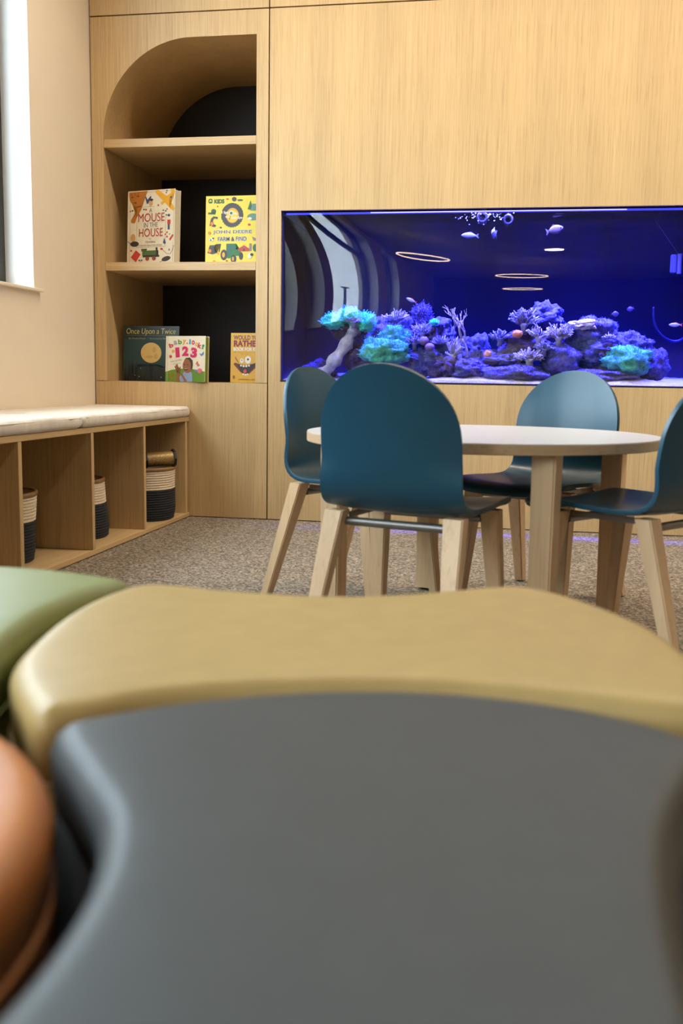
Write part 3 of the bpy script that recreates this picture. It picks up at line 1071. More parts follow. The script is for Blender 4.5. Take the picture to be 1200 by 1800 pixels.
def branch(bm, p, d, l, r, depth, rnd, spread=0.7, kink=0.35, up_=0.25):
    pts = [p]
    q = p.copy()
    dd = d.copy()
    for k in range(3):
        dd = (dd + Vector((rnd.uniform(-kink, kink), rnd.uniform(-kink, kink), rnd.uniform(-kink, kink) + up_ * 0.3))).normalized()
        q = q + dd * l / 3
        pts.append(q.copy())
    add_tube(bm, pts, [r, r * 0.9, r * 0.8, r * 0.62], 6)
    if depth:
        for k in range(rnd.choice((2, 2, 3))):
            nd = (dd + Vector((rnd.uniform(-spread, spread), rnd.uniform(-spread, spread) * 0.6, rnd.uniform(-spread * 0.4, spread) + up_))).normalized()
            branch(bm, pts[-1] if k else pts[2], nd, l * rnd.uniform(0.55, 0.8), r * 0.66, depth - 1, rnd, spread, kink, up_)


def tree_coral(name, px, py, hpx, Y, mat, label, seed, depth=3, r=0.006, spread=0.7, kink=0.35, lean=(0, 0, 1)):
    rnd = random.Random(seed)
    bm = bmesh.new()
    base = at(px, py, Y)
    branch(bm, Vector((0, 0, 0)), Vector(lean).normalized(), hpx / PXM * 0.42, r, depth, rnd, spread, kink)
    o = mobj(name, bm, mat, None, True)
    o.location = base
    return tag(o, label, 'coral')


def finger_coral(name, px, py, wpx, hpx, Y, mat, label, seed, n=34, r=0.0045, flare=1.0, stalk=True, tip=None):
    """bunch of blunt fingers fanning from a short stalk; px,py = bottom centre"""
    rnd = random.Random(seed)
    bm = bmesh.new()
    h, w = hpx / PXM, wpx / PXM
    hb = h * 0.35 if stalk else 0.01
    if stalk:
        add_tube(bm, [(0, 0, -0.012), (0, 0, hb * 0.5), (0, 0, hb)], [w * 0.16, w * 0.14, w * 0.24], 10)
    r *= 0.72
    for k in range(int(n * 1.3)):
        a = rnd.uniform(0, 2 * PI)
        e = math.sqrt(rnd.random())
        d = Vector((math.cos(a) * e * flare * 1.1, math.sin(a) * e * flare * 0.6, 1.0 - 0.55 * e)).normalized()
        L_ = min(h - hb, 0.5 * w / max(0.2, abs(d.x))) if abs(d.x) > 0.2 else h - hb
        L_ *= rnd.uniform(0.6, 1.08)
        b0 = Vector((math.cos(a) * e * w * 0.2, math.sin(a) * e * w * 0.12, hb * 0.85))
        j_ = lambda q: Vector((rnd.uniform(-q, q), rnd.uniform(-q, q), rnd.uniform(-q, q)))
        m_ = b0 + d * L_ * 0.5 + j_(L_ * 0.14)
        t_ = b0 + d * L_ + j_(L_ * 0.12)
        add_tube(bm, [b0, m_, t_, t_ + (t_ - m_).normalized() * r * 0.7], [r * 1.0, r, r * 0.9, r * 0.3], 6)
        for i_ in range(3):
            s_ = m_.lerp(t_, rnd.uniform(-0.2, 0.9))
            sd = (d + j_(1.1)).normalized()
            l_ = L_ * rnd.uniform(0.16, 0.32)
            add_tube(bm, [s_, s_ + sd * l_, s_ + sd * (l_ + r * 0.5)], [r * 0.75, r * 0.7, r * 0.25], 5)
    o = mobj(name, bm, mat, None, True)
    o.location = at(px, py, Y)
    return tag(o, label, 'coral')


# ---- sand bed
sandm = plain('aragonite_sand', (0.52, 0.48, 0.58), 0.95, 0.28, 150, 0.9, bscale=260)
bm = bmesh.new()
nx, ny = 240, 34
gr = []
for j in range(ny + 1):
    row = []
    for i in range(nx + 1):
        x = TX0 + 0.002 + (TX1 - TX0 - 0.004) * i / nx
        y = AQ_Y0 + 0.016 + (AQ_D - 0.02) * j / ny
        t = j / ny
        z = TZ0 + 0.014 + 0.030 * t + 0.016 * noise.fractal(Vector((x * 3.1, y * 4, 0.3)), 1.0, 2.0, 4) + 0.004 * noise.noise(Vector((x * 60, y * 60, 4)))
        z += 0.030 * math.exp(-((x - 2.62 + 0.17) ** 2) / 0.012) * math.sin(PI * min(1, t * 1.6)) if t < 0.62 else 0
        z += 0.020 * math.exp(-((x - 1.95) ** 2) / 0.05) * math.sin(PI * t)
        row.append(bm.verts.new((x, y, max(z, TZ0 + 0.006))))
    gr.append(row)
for j in range(ny):
    for i in range(nx):
        bm.faces.new((gr[j][i], gr[j][i + 1], gr[j + 1][i + 1], gr[j + 1][i]))
fr = [bm.verts.new((v.co.x, v.co.y, TZ0 + 0.001)) for v in gr[0]]
for i in range(nx):
    bm.faces.new((gr[0][i + 1], gr[0][i], fr[i], fr[i + 1]))
tag(mobj('sand', bm, sandm, None, True), 'pale violet lit sand covering the aquarium floor', 'sand', None, 'stuff')

# ---- left island
rock('reef_rock', 560, 655, 60, 40, 0.26, R_['purple'], 'low purple rock at the foot of the pale trunk', 1, fuzz=R_['purple'], fuzz_n=150, fuzz_l=0.006)
bm = bmesh.new()
pts = [at(566, 662, 0.17), at(583, 640, 0.17), at(604, 610, 0.19), at(620, 585, 0.21), at(632, 562, 0.23)]
add_tube(bm, [pts[0]] + spline(pts, 5, False)[1:], [0.030 + 0.006 * math.sin(k * 1.3) for k in range(21)], 14)
for v in bm.verts:
    v.co += Vector((noise.noise(v.co * 40), noise.noise(v.co * 40 + Vector((9, 0, 0))), noise.noise(v.co * 30))) * 0.010
tag(mobj('bleached_trunk', bm, R_['drift'], None, True), 'bleached leaning trunk carrying the bright teal coral', 'driftwood')
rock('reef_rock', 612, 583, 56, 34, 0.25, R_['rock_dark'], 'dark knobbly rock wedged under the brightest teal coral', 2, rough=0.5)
rock('mat_coral', 590, 566, 44, 24, 0.20, R_['teal'], 'brightest teal mat coral, tip of the pale trunk', 3, 'coral', 0.55, 0.05, 4, R_['teal'], fuzz_n=672, fuzz_r=0.0013, fuzz_l=0.0108)
rock('mat_coral', 616, 556, 34, 26, 0.21, R_['teal'], 'bright teal coral crest standing highest above the trunk', 4, 'coral', 0.55, 0.05, 4, R_['teal'], fuzz_n=576, fuzz_r=0.0013, fuzz_l=0.0121)
rock('mat_coral', 643, 568, 30, 30, 0.21, R_['teal'], 'bright teal coral lobe right beside the pale trunk', 5, 'coral', 0.55, 0.05, 4, R_['teal'], fuzz_n=576, fuzz_r=0.0013, fuzz_l=0.0121)
finger_coral('tuft_coral', 622, 572, 34, 18, 0.17, R_['lilac'], 'small lilac tuft coral amid the bright teal lobes', 31, 30, 0.0028)
rock('reef_rock', 690, 588, 82, 66, 0.30, R_['purple'], 'purple domed rock behind the teal mounds', 6, fuzz=R_['purple'], fuzz_n=200, fuzz_l=0.005)
finger_coral('branch_coral', 697, 564, 44, 20, 0.24, R_['pale'], 'white stubby branch coral topping the purple dome', 7, 36, 0.0036, 1.3, False)
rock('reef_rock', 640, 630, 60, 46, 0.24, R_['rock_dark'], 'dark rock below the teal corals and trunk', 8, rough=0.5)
rock('mat_coral', 694, 592, 46, 34, 0.20, R_['teal_dim'], 'rounded dull teal coral under the white branch coral', 9, 'coral', 0.55, 0.05, 4, R_['teal_dim'], fuzz_n=512, fuzz_r=0.0013, fuzz_l=0.0095)
rock('mat_coral', 676, 620, 74, 42, 0.15, R_['teal_dim'], 'widest dull teal coral mound above the chair back', 10, 'coral', 0.55, 0.06, 4, R_['teal_dim'], fuzz_n=832, fuzz_r=0.0013, fuzz_l=0.0108)
rock('mat_coral', 650, 606, 20, 24, 0.16, R_['teal_dim'], 'narrow dull teal coral lobe next to the pale trunk', 11, 'coral', 0.55, 0.03, 3, R_['teal_dim'], fuzz_n=192, fuzz_r=0.0013, fuzz_l=0.0095)
# ---- pillar and middle rocks
rock('pillar_rock', 741, 562, 34, 52, 0.30, R_['rock_dark'], 'dark upright pillar rock with violet fringe', 12, rough=0.35, fuzz=R_['purple'], fuzz_n=130, fuzz_l=0.012)
rock('reef_rock', 768, 590, 62, 60, 0.28, R_['rock'], 'craggy violet rock between pillar and white tree coral', 13, rough=0.5)
rock('button_coral', 763, 567, 16, 12, 0.20, R_['teal'], 'single small mint green button coral near the pillar', 14, 'coral', 0.2, 0.02, 3, R_['teal'], fuzz_n=60, fuzz_l=0.004)
finger_coral('xenia_coral', 742, 596, 30, 30, 0.20, R_['lilac'], 'lilac pulsing coral tuft beside the mint button', 15, 40, 0.0035, 1.2)
finger_coral('xenia_coral', 728, 612, 26, 26, 0.18, R_['lilac'], 'lilac coral tuft beside the purple ball corals', 16, 36, 0.0033, 1.2)
rock('ball_coral', 745, 599, 17, 16, 0.16, R_['ball'], 'upper smooth purple ball coral under the lilac tufts', 17, 'coral', 0.08, 0.02, 3)
rock('ball_coral', 755, 610, 17, 14, 0.15, R_['ball'], 'lower smooth purple ball coral under the lilac tufts', 18, 'coral', 0.08, 0.02, 3)
rock('reef_rock', 748, 636, 56, 46, 0.20, R_['rock'], 'violet rock carrying the ball corals', 19, rough=0.4, fuzz=R_['purple'], fuzz_n=120, fuzz_l=0.005)
rock('reef_rock', 782, 648, 46, 44, 0.18, R_['rock_dark'], 'dark cave rock at the foot of the tree coral', 20, rough=0.55)
finger_coral('vase_coral', 795, 640, 26, 48, 0.17, R_['pale'], 'pale vase shaped finger coral left of the tree coral', 21, 26, 0.0045, 0.9)
finger_coral('star_coral', 772, 608, 26, 20, 0.17, R_['lilac'], 'fine lilac star coral in front of the craggy rock', 22, 30, 0.0028, 1.3, False)
tree_coral('tree_coral', 820, 628, 86, 0.18, R_['pale'], 'tall white branching tree coral', 44, 4, 0.0075, 0.75, 0.30)
tree_coral('tree_coral', 806, 612, 60, 0.24, R_['lilac'], 'lilac branching coral behind the white tree coral', 28, 3, 0.0045, 0.7, 0.30, (-0.3, 0, 1))
rock('reef_rock', 832, 622, 62, 56, 0.27, R_['rock'], 'jagged blue violet rock behind the tree coral', 23, rough=0.5)
rock('reef_rock', 826, 650, 70, 34, 0.18, R_['purple'], 'low velvety rock sloping onto the sand, centre', 24, fuzz=R_['purple'], fuzz_n=160, fuzz_l=0.005)
rock('sponge', 857, 623, 13, 14, 0.18, R_['orange'], 'orange sponge on the low central ridge', 25, 'sponge', 0.3, 0.018, 3)
rock('reef_rock', 890, 634, 74, 22, 0.22, R_['rock'], 'long low ridge of rock linking the two reef islands', 26, rough=0.4)
# ---- centre right island
rock('reef_rock', 958, 558, 58, 48, 0.32, R_['rock'], 'tall knobbly rock peak of the central island', 27, rough=0.45)
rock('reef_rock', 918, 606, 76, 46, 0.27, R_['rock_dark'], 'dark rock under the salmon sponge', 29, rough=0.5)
finger_coral('leather_coral', 920, 584, 36, 42, 0.20, R_['lilac'], 'lavender finger coral left of the rock peak', 30, 46, 0.0050, 1.0)
finger_coral('leather_coral', 878, 604, 30, 26, 0.20, R_['lilac'], 'small lavender finger coral at the island edge', 32, 26, 0.0048, 1.0)
rock('sponge', 909, 587, 18, 14, 0.16, R_['orange'], 'salmon sponge dome on the central island', 33, 'sponge', 0.15, 0.02, 3)
finger_coral('branch_coral', 946, 604, 30, 34, 0.17, R_['pale'], 'white forked coral leaning from the central island', 34, 24, 0.0036, 1.2)
finger_coral('cauliflower_coral', 981, 605, 36, 36, 0.18, R_['pale'], 'pale cauliflower coral right of the rock peak', 35, 60, 0.0042, 1.3)
finger_coral('leather_coral', 930, 642, 44, 30, 0.14, R_['pale'], 'spreading pale finger coral low on the central island', 36, 54, 0.0045, 1.3)
finger_coral('leather_coral', 956, 622, 26, 22, 0.15, R_['lilac'], 'short lavender finger coral leaning right on the island', 37, 26, 0.0045, 1.2)
rock('reef_rock', 972, 616, 30, 24, 0.22, R_['rock_dark'], 'small dark rock under the cauliflower coral', 38, rough=0.5)
rock('velvet_mound', 985, 634, 66, 56, 0.20, R_['purple'], 'velvety purple mound beside the right hand boulder', 39, 'rock', 0.3, None, 4, R_['purple'], fuzz_n=260, fuzz_l=0.005)
rock('velvet_mound', 905, 658, 110, 30, 0.16, R_['purple'], 'wide velvety purple mound rising from the sand', 40, 'rock', 0.3, None, 4, R_['purple'], fuzz_n=260, fuzz_l=0.005)
# ---- right island
rock('reef_boulder', 1038, 592, 92, 66, 0.30, R_['purple'], 'big purple boulder under the pale flat stone', 41, rough=0.3, fuzz=R_['purple'], fuzz_n=300, fuzz_l=0.006)
rock('flat_stone', 1025, 571, 36, 17, 0.20, R_['stone'], 'pale pink flat stone resting on the purple boulder', 42, 'stone', 0.5, 0.035, 5)
finger_coral('star_coral', 1071, 598, 24, 12, 0.18, R_['pale'], 'tiny white star coral on the right hand boulders', 43, 30, 0.0028, 1.4, False)
rock('reef_boulder', 1100, 615, 84, 58, 0.30, R_['rock'], 'brownish violet boulder behind the teal brain coral', 45, rough=0.35, fuzz=R_['purple'], fuzz_n=160, fuzz_l=0.006)
rock('reef_boulder', 1052, 625, 66, 52, 0.24, R_['purple'], 'rounded purple boulder left of the teal brain coral', 46, rough=0.35, fuzz=R_['purple'], fuzz_n=160, fuzz_l=0.005)
rock('cave_rock', 1066, 617, 44, 22, 0.20, R_['rock_dark'], 'dark brown cave rock above the teal brain coral', 47, rough=0.5)
rock('brain_coral', 1103, 634, 78, 46, 0.17, R_['teal_dim'], 'large teal brain coral dome on the right', 48, 'coral', 0.45, 0.07, 4, R_['teal_dim'], fuzz_n=832, fuzz_r=0.0013, fuzz_l=0.0081)
rock('reef_boulder', 1148, 640, 44, 52, 0.24, R_['rock'], 'outermost boulder sloping down to open sand', 49, rough=0.4, fuzz=R_['purple'], fuzz_n=90, fuzz_l=0.005)
rock('velvet_mound', 1050, 660, 120, 22, 0.18, R_['purple'], 'low velvety mound in front of the right hand boulders', 50, 'rock', 0.3, None, 4, R_['purple'], fuzz_n=200, fuzz_l=0.004)


# ---- fish
def fish(px, py, lpx, hpx, Y, body, tail, label, rz=0.0, tilt=0.0):
    root = empty('reef_fish', at(px, py, Y), rz, label, 'fish', 'fish in the reef aquarium')
    root.rotation_euler = (0, tilt, rz)
    l, h = lpx / PXM, hpx / PXM
    bm = bmesh.new()
    rings = []
    for k in range(13):
        t = k / 12
        s = max(0.06, math.sin(PI * min(1, t * 0.93 + 0.03)) ** 0.75)
        rings.append([(-l * 0.5 + l * 0.82 * t, 0.32 * h / 2 * s * math.cos(a), h / 2 * s * math.sin(a)) for a in [2 * PI * j / 12 for j in range(12)]])
    add_loft(bm, rings)
    mobj('body', bm, body, root, True)
    for nme, poly in (('tail_fin', [(l * 0.27, 0), (l * 0.5, h * 0.42), (l * 0.44, 0), (l * 0.5, -h * 0.42)]),
                      ('dorsal_fin', [(-l * 0.22, h * 0.40), (l * 0.02, h * 0.68), (l * 0.22, h * 0.30)])):
        bm = bmesh.new()
        add_prism(bm, poly, 0.0012)
        mobj(nme, bm, tail, root)
    bm = bmesh.new()
    for sgn in (-1, 1):
        bmesh.ops.create_uvsphere(bm, u_segments=8, v_segments=6, radius=h * 0.07, matrix=Matrix.Translation((-l * 0.36, sgn * 0.13 * h * 0.7, h * 0.08)))
    mobj('eye', bm, M['aq_black'], root, True)
    return root


fm = lambda n, c, e=0.0: plain(n, c, 0.4, 0.15, 60, emis=e)
FB, FP, FR, FG, FW = fm('fish_blue', (0.16, 0.18, 0.24)), fm('fish_violet', (0.10, 0.07, 0.40)), fm('fish_red', (0.9, 0.12, 0.06)), fm('fish_drab', (0.10, 0.075, 0.05)), fm('fish_white', (0.55, 0.50, 0.50))
fish(723, 528, 20, 6, 0.20, FW, FR, 'slender white fish with red tail over the pillar rock', 0.0, 0.42)
fish(826, 414, 30, 10, 0.22, FB, FB, 'slender silver blue fish below the pump outlets', 0.1, 0.03)
fish(868, 411, 22, 17, 0.24, FB, FB, 'round blue tang turning under the pump outlets', 1.2, 0.0)
fish(974, 404, 30, 15, 0.22, FG, FG, 'drab brown fish swimming high right of the pumps', PI, 0.25)
fish(1080, 552, 13, 9, 0.18, FP, FG, 'lower violet damselfish over the right boulders', PI, 0.0)
fish(1108, 543, 12, 8, 0.20, FP, FP, 'upper violet damselfish over the right boulders', 0.0, -0.3)
fish(1187, 571, 22, 7, 0.22, FW, FR, 'small orange and white fish near the frame edge', 0.0, 0.0)

# ---- pump outlets hanging from the top
pumpm = plain('grey_pump_plastic', (0.07, 0.07, 0.09), 0.3, 0.1, 20, coat=0.4)
for px, py, s, lab in ((848, 384, 1.0, 'ribbed return nozzle bubbling at the water line'), (893, 388, 0.9, 'dark mouthed return nozzle beside the bubbling one')):
    root = empty('return_nozzle', at(px, py, 0.26), 0, lab, 'nozzle', 'return nozzles at the water line')
    bm = bmesh.new()
    prof = [(0.020, 0.06), (0.022, 0.0), (0.022, -0.03), (0.026, -0.034), (0.026, -0.044), (0.022, -0.048), (0.016, -0.048), (0.014, -0.02)]
    add_loft(bm, [[(r * s * math.cos(2 * PI * k / 20), y, r * s * math.sin(2 * PI * k / 20)) for k in range(20)] for r, y in prof], cap1=True)
    mobj('nozzle_body', bm, pumpm, root, True, 40)
    bm = bmesh.new()
    add_tube(bm, [(0, 0.04, 0.01), (0, 0.05, 0.05), (0, 0.07, 0.09)], 0.014 * s, 12)
    mobj('supply_pipe', bm, pumpm, root, True, 50)
rb = random.Random(3)
bubm = plain('air_bubbles', (0.8, 0.82, 1.0), 0.15, 0.05, 30)
bm = bmesh.new()
for k in range(90):
    p = at(rb.gauss(850, 22), 374 + abs(rb.gauss(0, 9)), 0.22 + rb.uniform(-0.03, 0.05))
    bmesh.ops.create_icosphere(bm, subdivisions=1, radius=rb.uniform(0.0012, 0.0034), matrix=Matrix.Translation(p))
tag(mobj('bubbles', bm, bubm, None, True), 'cluster of tiny air bubbles around the return nozzle', 'bubbles', None, 'stuff')
# looping hose and cable at the right
bm = bmesh.new()
add_tube(bm, spline([at(1148, 540, 0.42), at(1150, 570, 0.42), at(1165, 592, 0.42), at(1188, 600, 0.42), at(1206, 588, 0.42), at(1216, 560, 0.42), at(1218, 520, 0.42)], 6, False), 0.006, 8)
tag(mobj('hose', bm, plain('clear_hose', (0.02, 0.02, 0.025), 0.25), None, True), 'thin grey hose hanging in a loop near the frame edge', 'hose')
bm = bmesh.new()
add_tube(bm, [at(1162, 372, 0.34), at(1151, 387, 0.34), at(1192, 447, 0.34)], 0.0016, 6)
tag(mobj('cable', bm, plain('grey_cable', (0.14, 0.13, 0.15), 0.5), None, True), 'thin bent grey cable hanging from the aquarium top', 'cable')
pr = empty('probe_holder', at(1187, 464, 0.34), 0, 'small grey probe holder at the end of the bent cable', 'holder')
bm = bmesh.new(); add_box(bm, -0.024, 0.002, -0.012, 0.012, -0.042, 0.042, 0.004, 2); mobj('holder_body', bm, pumpm, pr, True, 40)
bm = bmesh.new(); add_tube(bm, [(0.016, 0, -0.045), (0.016, 0, 0.045)], 0.011, 12); mobj('probe', bm, plain('probe_grey', (0.09, 0.08, 0.06), 0.4), pr, True, 50)

# ------------------------------------------------------------------ ring pendants (seen mirrored in the aquarium)
ringm = emis('warm_led_ring', (1.0, 0.72, 0.42), 16.0)
for (x, y, z, r, lab) in ((1.88, -8.0, 2.46, 0.38, 'larger glowing ring pendant mirrored in the aquarium glass'),
                          (1.87, -10.0, 2.21, 0.34, 'smaller glowing ring pendant mirrored below the larger one'),
                          (0.74, -6.0, 2.50, 0.30, 'dim ring pendant mirrored at the left of the aquarium glass')):
    root = empty('ring_pendant', (x, y, z), 0, lab, 'pendant light', 'ring pendants')
    bm = bmesh.new()
    add_loft(bm, [[((r + 0.012 * math.cos(a)) * math.cos(t), (r + 0.012 * math.cos(a)) * math.sin(t), 0.014 * math.sin(a)) for t in [2 * PI * k / 64 for k in range(64)]]
                  for a in [2 * PI * j / 8 for j in range(9)]], cap0=False, cap1=False)
    mobj('ring', bm, ringm, root, True)
    bm = bmesh.new()
    for k in range(3):
        t = 2 * PI * k / 3
        add_tube(bm, [(r * math.cos(t), r * math.sin(t), 0.01), (0, 0, CEIL - z)], 0.0015, 5)
    mobj('suspension_wire', bm, M['steel'], root)
# ------------------------------------------------------------------ outside, mirrored in the aquarium glass
sl = empty('street_lamp', (-8.0, -38.4, -0.3), 0, 'tall dark street lamp mirrored in the aquarium glass', 'street lamp')
bm = bmesh.new(); add_tube(bm, [(0, 0, 0), (0, 0, 5.2)], [0.10, 0.07], 10); mobj('pole', bm, M['frame'], sl, True, 50)
bm = bmesh.new(); add_tube(bm, [(0, 0, 5.15), (0.25, 0.9, 5.2)], 0.05, 8); mobj('arm', bm, M['frame'], sl, True, 50)
bm = bmesh.new(); add_box(bm, 0.1, 0.4, 0.7, 1.3, 5.16, 5.26, 0.02); mobj('lamp_head', bm, M['frame'], sl)
leafm = plain('winter_foliage', (0.10, 0.11, 0.09), 0.9, 0.4, 6, 0.6)
barkm = plain('bark', (0.06, 0.05, 0.045), 0.9)
for i, (x, y, h, lab) in enumerate(((-7.6, -42.5, 3.4, 'tallest grey green tree beyond the windows, mirrored in the glass'), (-8.4, -45.5, 2.9, 'middle grey green tree beyond the windows, mirrored in the glass'),
                                    (-7.2, -35.6, 2.3, 'lowest grey green tree beyond the windows, beside the street lamp'))):
    tr = empty('tree', (x, y, -0.3), 0, lab, 'tree', 'trees beyond the windows')
    bm = bmesh.new(); add_tube(bm, [(0, 0, 0), (0.05, 0, h * 0.5), (0, 0.05, h * 0.8)], [0.14, 0.10, 0.05], 8); mobj('trunk', bm, barkm, tr, True)
    bm = bmesh.new()
    for k in range(5):
        rock_bm(bm, (0.5 * math.cos(k * 1.3), 0.7 * math.sin(k * 1.3), h * (0.62 + 0.06 * k)), (0.75, 0.9, 0.55), 90 + i * 7 + k, 0.6, 3)
    mobj('crown', bm, leafm, tr, True)

# ------------------------------------------------------------------ books
def text_mesh(body, size_w, size_h, bold=0.0, italic=0.0):
    cu = bpy.data.curves.new('lettering', 'FONT')
    cu.body = body
    cu.align_x = 'LEFT'
    cu.offset = bold
    cu.shear = italic
    cu.resolution_u = 4
    o = bpy.data.objects.new('lettering', cu)
    COL.objects.link(o)
    dg = bpy.context.evaluated_depsgraph_get()
    dg.update()
    me = bpy.data.meshes.new_from_object(o.evaluated_get(dg))
    bpy.data.objects.remove(o, do_unlink=True)
    bpy.data.curves.remove(cu)
    xs = [v.co.x for v in me.vertices]
    ys_ = [v.co.y for v in me.vertices]
    x0, x1, y0, y1 = min(xs), max(xs), min(ys_), max(ys_)
    polys = []
    for v in me.vertices:
        v.co = Vector(((v.co.x - x0) / (x1 - x0) * size_w, 0, (v.co.y - y0) / (y1 - y0) * size_h))
    return me


class Book:
    """cover in local coords: x 0..w, z 0..h, front face at y=0, thickness to +y"""

    def __init__(s, name, w, h, t, base, loc, rz, label, crop, edge=(236, 226, 205), board=0.0025, tilt=0.05):
        s.w, s.h, s.crop = w, h, crop
        s.root = empty(name, loc, rz, label, 'book', "children's books shown face out")
        s.root.rotation_euler = (-tilt, 0, rz)
        bm = bmesh.new()
        add_box(bm, 0, w, 0, board, 0, h, 0.0006)
        add_box(bm, 0, w, t - board, t, 0, h, 0.0006)
        add_box(bm, -0.0005, board, board, t - board, 0, h)
        s.cover = mobj('cover', bm, ink(base, 0.35), s.root)
        box('page_block', board, w - 0.004, board + 0.0004, t - board - 0.0004, 0.003, h - 0.003, ink(edge, 0.7), s.root)
        s.layer = 0
        s.parts = {}

    def m(s, x, y):
        x0, y0, x1, y1 = s.crop
        return ((x - x0) / (x1 - x0) * s.w, (y1 - y) / (y1 - y0) * s.h)

    def shape(s, name, rgb, polys):
        """polys: list of outlines in crop pixels, printed in one colour"""
        s.layer += 1
        d = 0.00010 + 0.00008 * s.layer
        bm = bmesh.new()
        for p in polys:
            q = [s.m(x, y) for x, y in p]
            q = [(min(max(x, 0.0003), s.w - 0.0003), min(max(z, 0.0003), s.h - 0.0003)) for x, z in q]
            add_prism(bm, q, d)
        bmesh.ops.triangulate(bm, faces=[f for f in bm.faces if len(f.verts) > 4], ngon_method='EAR_CLIP')
        o = mobj(name, bm, ink(rgb), s.cover)
        if len(polys) > 1:
            o['kind'] = 'stuff'
        return o

    def text(s, body, rgb, x0, y0, x1, y1, bold=0.0, italic=0.0, rot=0.0, name='lettering'):
        s.layer += 1
        a, b = s.m(x0, y1), s.m(x1, y0)
        me = text_mesh(body, b[0] - a[0], b[1] - a[1], bold, italic)
        me.materials.clear()
        me.materials.append(ink(rgb))
        o = link(bpy.data.objects.new(name, me), s.cover)
        cx, cz = (a[0] + b[0]) / 2, (a[1] + b[1]) / 2
        R2 = Matrix.Rotation(-rot, 4, 'Y')
        for v in me.vertices:
            v.co = R2 @ (v.co - Vector(((b[0] - a[0]) / 2, 0, (b[1] - a[1]) / 2))) + Vector((cx, -0.00018 - 0.00008 * s.layer, cz))
        return o


def ell(cx, cy, rx, ry=None, n=20, rot=0.0):
    ry = ry or rx
    return [(cx + rx * math.cos(2 * PI * k / n) * math.cos(rot) - ry * math.sin(2 * PI * k / n) * math.sin(rot),
             cy + rx * math.cos(2 * PI * k / n) * math.sin(rot) + ry * math.sin(2 * PI * k / n) * math.cos(rot)) for k in range(n)]


def rect(x0, y0, x1, y1):
    return [(x0, y0), (x1, y0), (x1, y1), (x0, y1)]


def line(x0, y0, x1, y1, w=4):
    d = math.hypot(x1 - x0, y1 - y0)
    nx, ny = -(y1 - y0) / d * w / 2, (x1 - x0) / d * w / 2
    return [(x0 + nx, y0 + ny), (x1 + nx, y1 + ny), (x1 - nx, y1 - ny), (x0 - nx, y0 - ny)]


SY = 0.06
# 1: cream picture book with cat and toys
p = at(218.5, 459, SY)
b = Book('picture_book', 0.262, 0.338, 0.050, (236, 222, 190), (p.x, SY + 0.03, 1.1875), math.radians(-13), 'thick cream picture book with orange cat and toy train on cover', (125, 100, 1015, 1340))
b.shape('cover_print', (120, 110, 90), [line(175, 130, 990, 130, 4), line(990, 130, 990, 1320, 4), line(175, 130, 175, 1330, 4), line(305, 560, 305, 1060, 4), line(845, 560, 845, 1060, 4), line(305, 1060, 845, 1060, 4), line(400, 380, 640, 380, 4)])
b.shape('cover_print', (186, 112, 34), [[(150, 120), (500, 108), (440, 230), (385, 420), (300, 560), (270, 645), (200, 640), (190, 590), (250, 500), (300, 370), (220, 340), (160, 250)]])
b.shape('cover_print', (120, 66, 20), [ell(215, 205, 26, 12), ell(320, 190, 26, 12), ell(270, 300, 30, 14), [(300, 365), (385, 350), (380, 372), (300, 385)], line(190, 140, 215, 180, 9), line(260, 130, 270, 175, 9), line(340, 125, 325, 170, 9)])
b.shape('cover_print', (236, 168, 18), [[(645, 115), (700, 104), (860, 215), (940, 165), (930, 100), (1000, 100), (1005, 165), (895, 245), (1012, 430), (985, 470), (920, 420), (650, 150)], [(745, 320), (800, 290), (835, 312), (780, 365)]])
b.shape('cover_print', (196, 52, 30), [ell(860, 127, 16, 13), ell(705, 362, 16), ell(475, 425, 15, 18), ell(180, 440, 14), ell(875, 825, 15), ell(848, 857, 15), ell(878, 897, 17), ell(205, 1112, 17), ell(780, 1100, 26, 18), ell(390, 1318, 13, 18), [(915, 945), (975, 860), (1000, 875), (940, 968)], ell(870, 435, 13)])
b.shape('cover_print', (60, 96, 46), [ell(850, 160, 15, 11), ell(437, 420, 17, 13), ell(220, 432, 17, 13), ell(800, 452, 16, 12), ell(365, 1280, 18, 14), ell(860, 533, 16, 12), ell(925, 855, 10)])
b.shape('cover_print', (52, 70, 120), [ell(940, 240, 18, 14), ell(905, 540, 24, 22), rect(888, 690, 925, 780), ell(845, 465, 14), ell(408, 1280, 16, 13), ell(922, 1118, 10, 20), [(825, 915), (860, 1000), (840, 1025), (805, 1000)], [(470, 200), (500, 260), (560, 200), (575, 215), (510, 330), (490, 330), (455, 215)]])
b.shape('cover_print', (200, 44, 32), [rect(880, 615, 938, 690)])
b.shape('cover_print', (206, 58, 38), [[(295, 1105), (385, 1180), (300, 1310), (200, 1225)]])
b.shape('cover_print', (214, 160, 98), [ell(238, 895, 48, 68), ell(565, 320, 36, 50)])
b.shape('cover_print', (58, 46, 42), [ell(268, 1000, 82, 46), ell(868, 1268, 84, 40, rot=-0.25), line(135, 950, 200, 1000, 8), line(725, 1335, 800, 1300, 7), ell(575, 265, 32, 22)])
b.shape('cover_print', (74, 104, 42), [rect(420, 1120, 720, 1200), rect(400, 1090, 500, 1130)])
b.shape('cover_print', (44, 38, 34), [rect(430, 1200, 740, 1232), rect(672, 1070, 705, 1120), rect(400, 1088, 505, 1102), rect(680, 1120, 722, 1200)])
b.shape('cover_print', (150, 62, 44), [ell(515, 1255, 36), ell(640, 1255, 36)])
b.shape('cover_print', (170, 50, 40), [line(800, 1110, 870, 1180, 6), line(870, 1180, 940, 1190, 6), line(940, 1190, 975, 1140, 6), line(975, 1140, 1005, 1040, 6)])
b.text('A', (150, 110, 90), 535, 405, 595, 475)
b.text('MOUSE', (186, 52, 36), 335, 490, 830, 632)
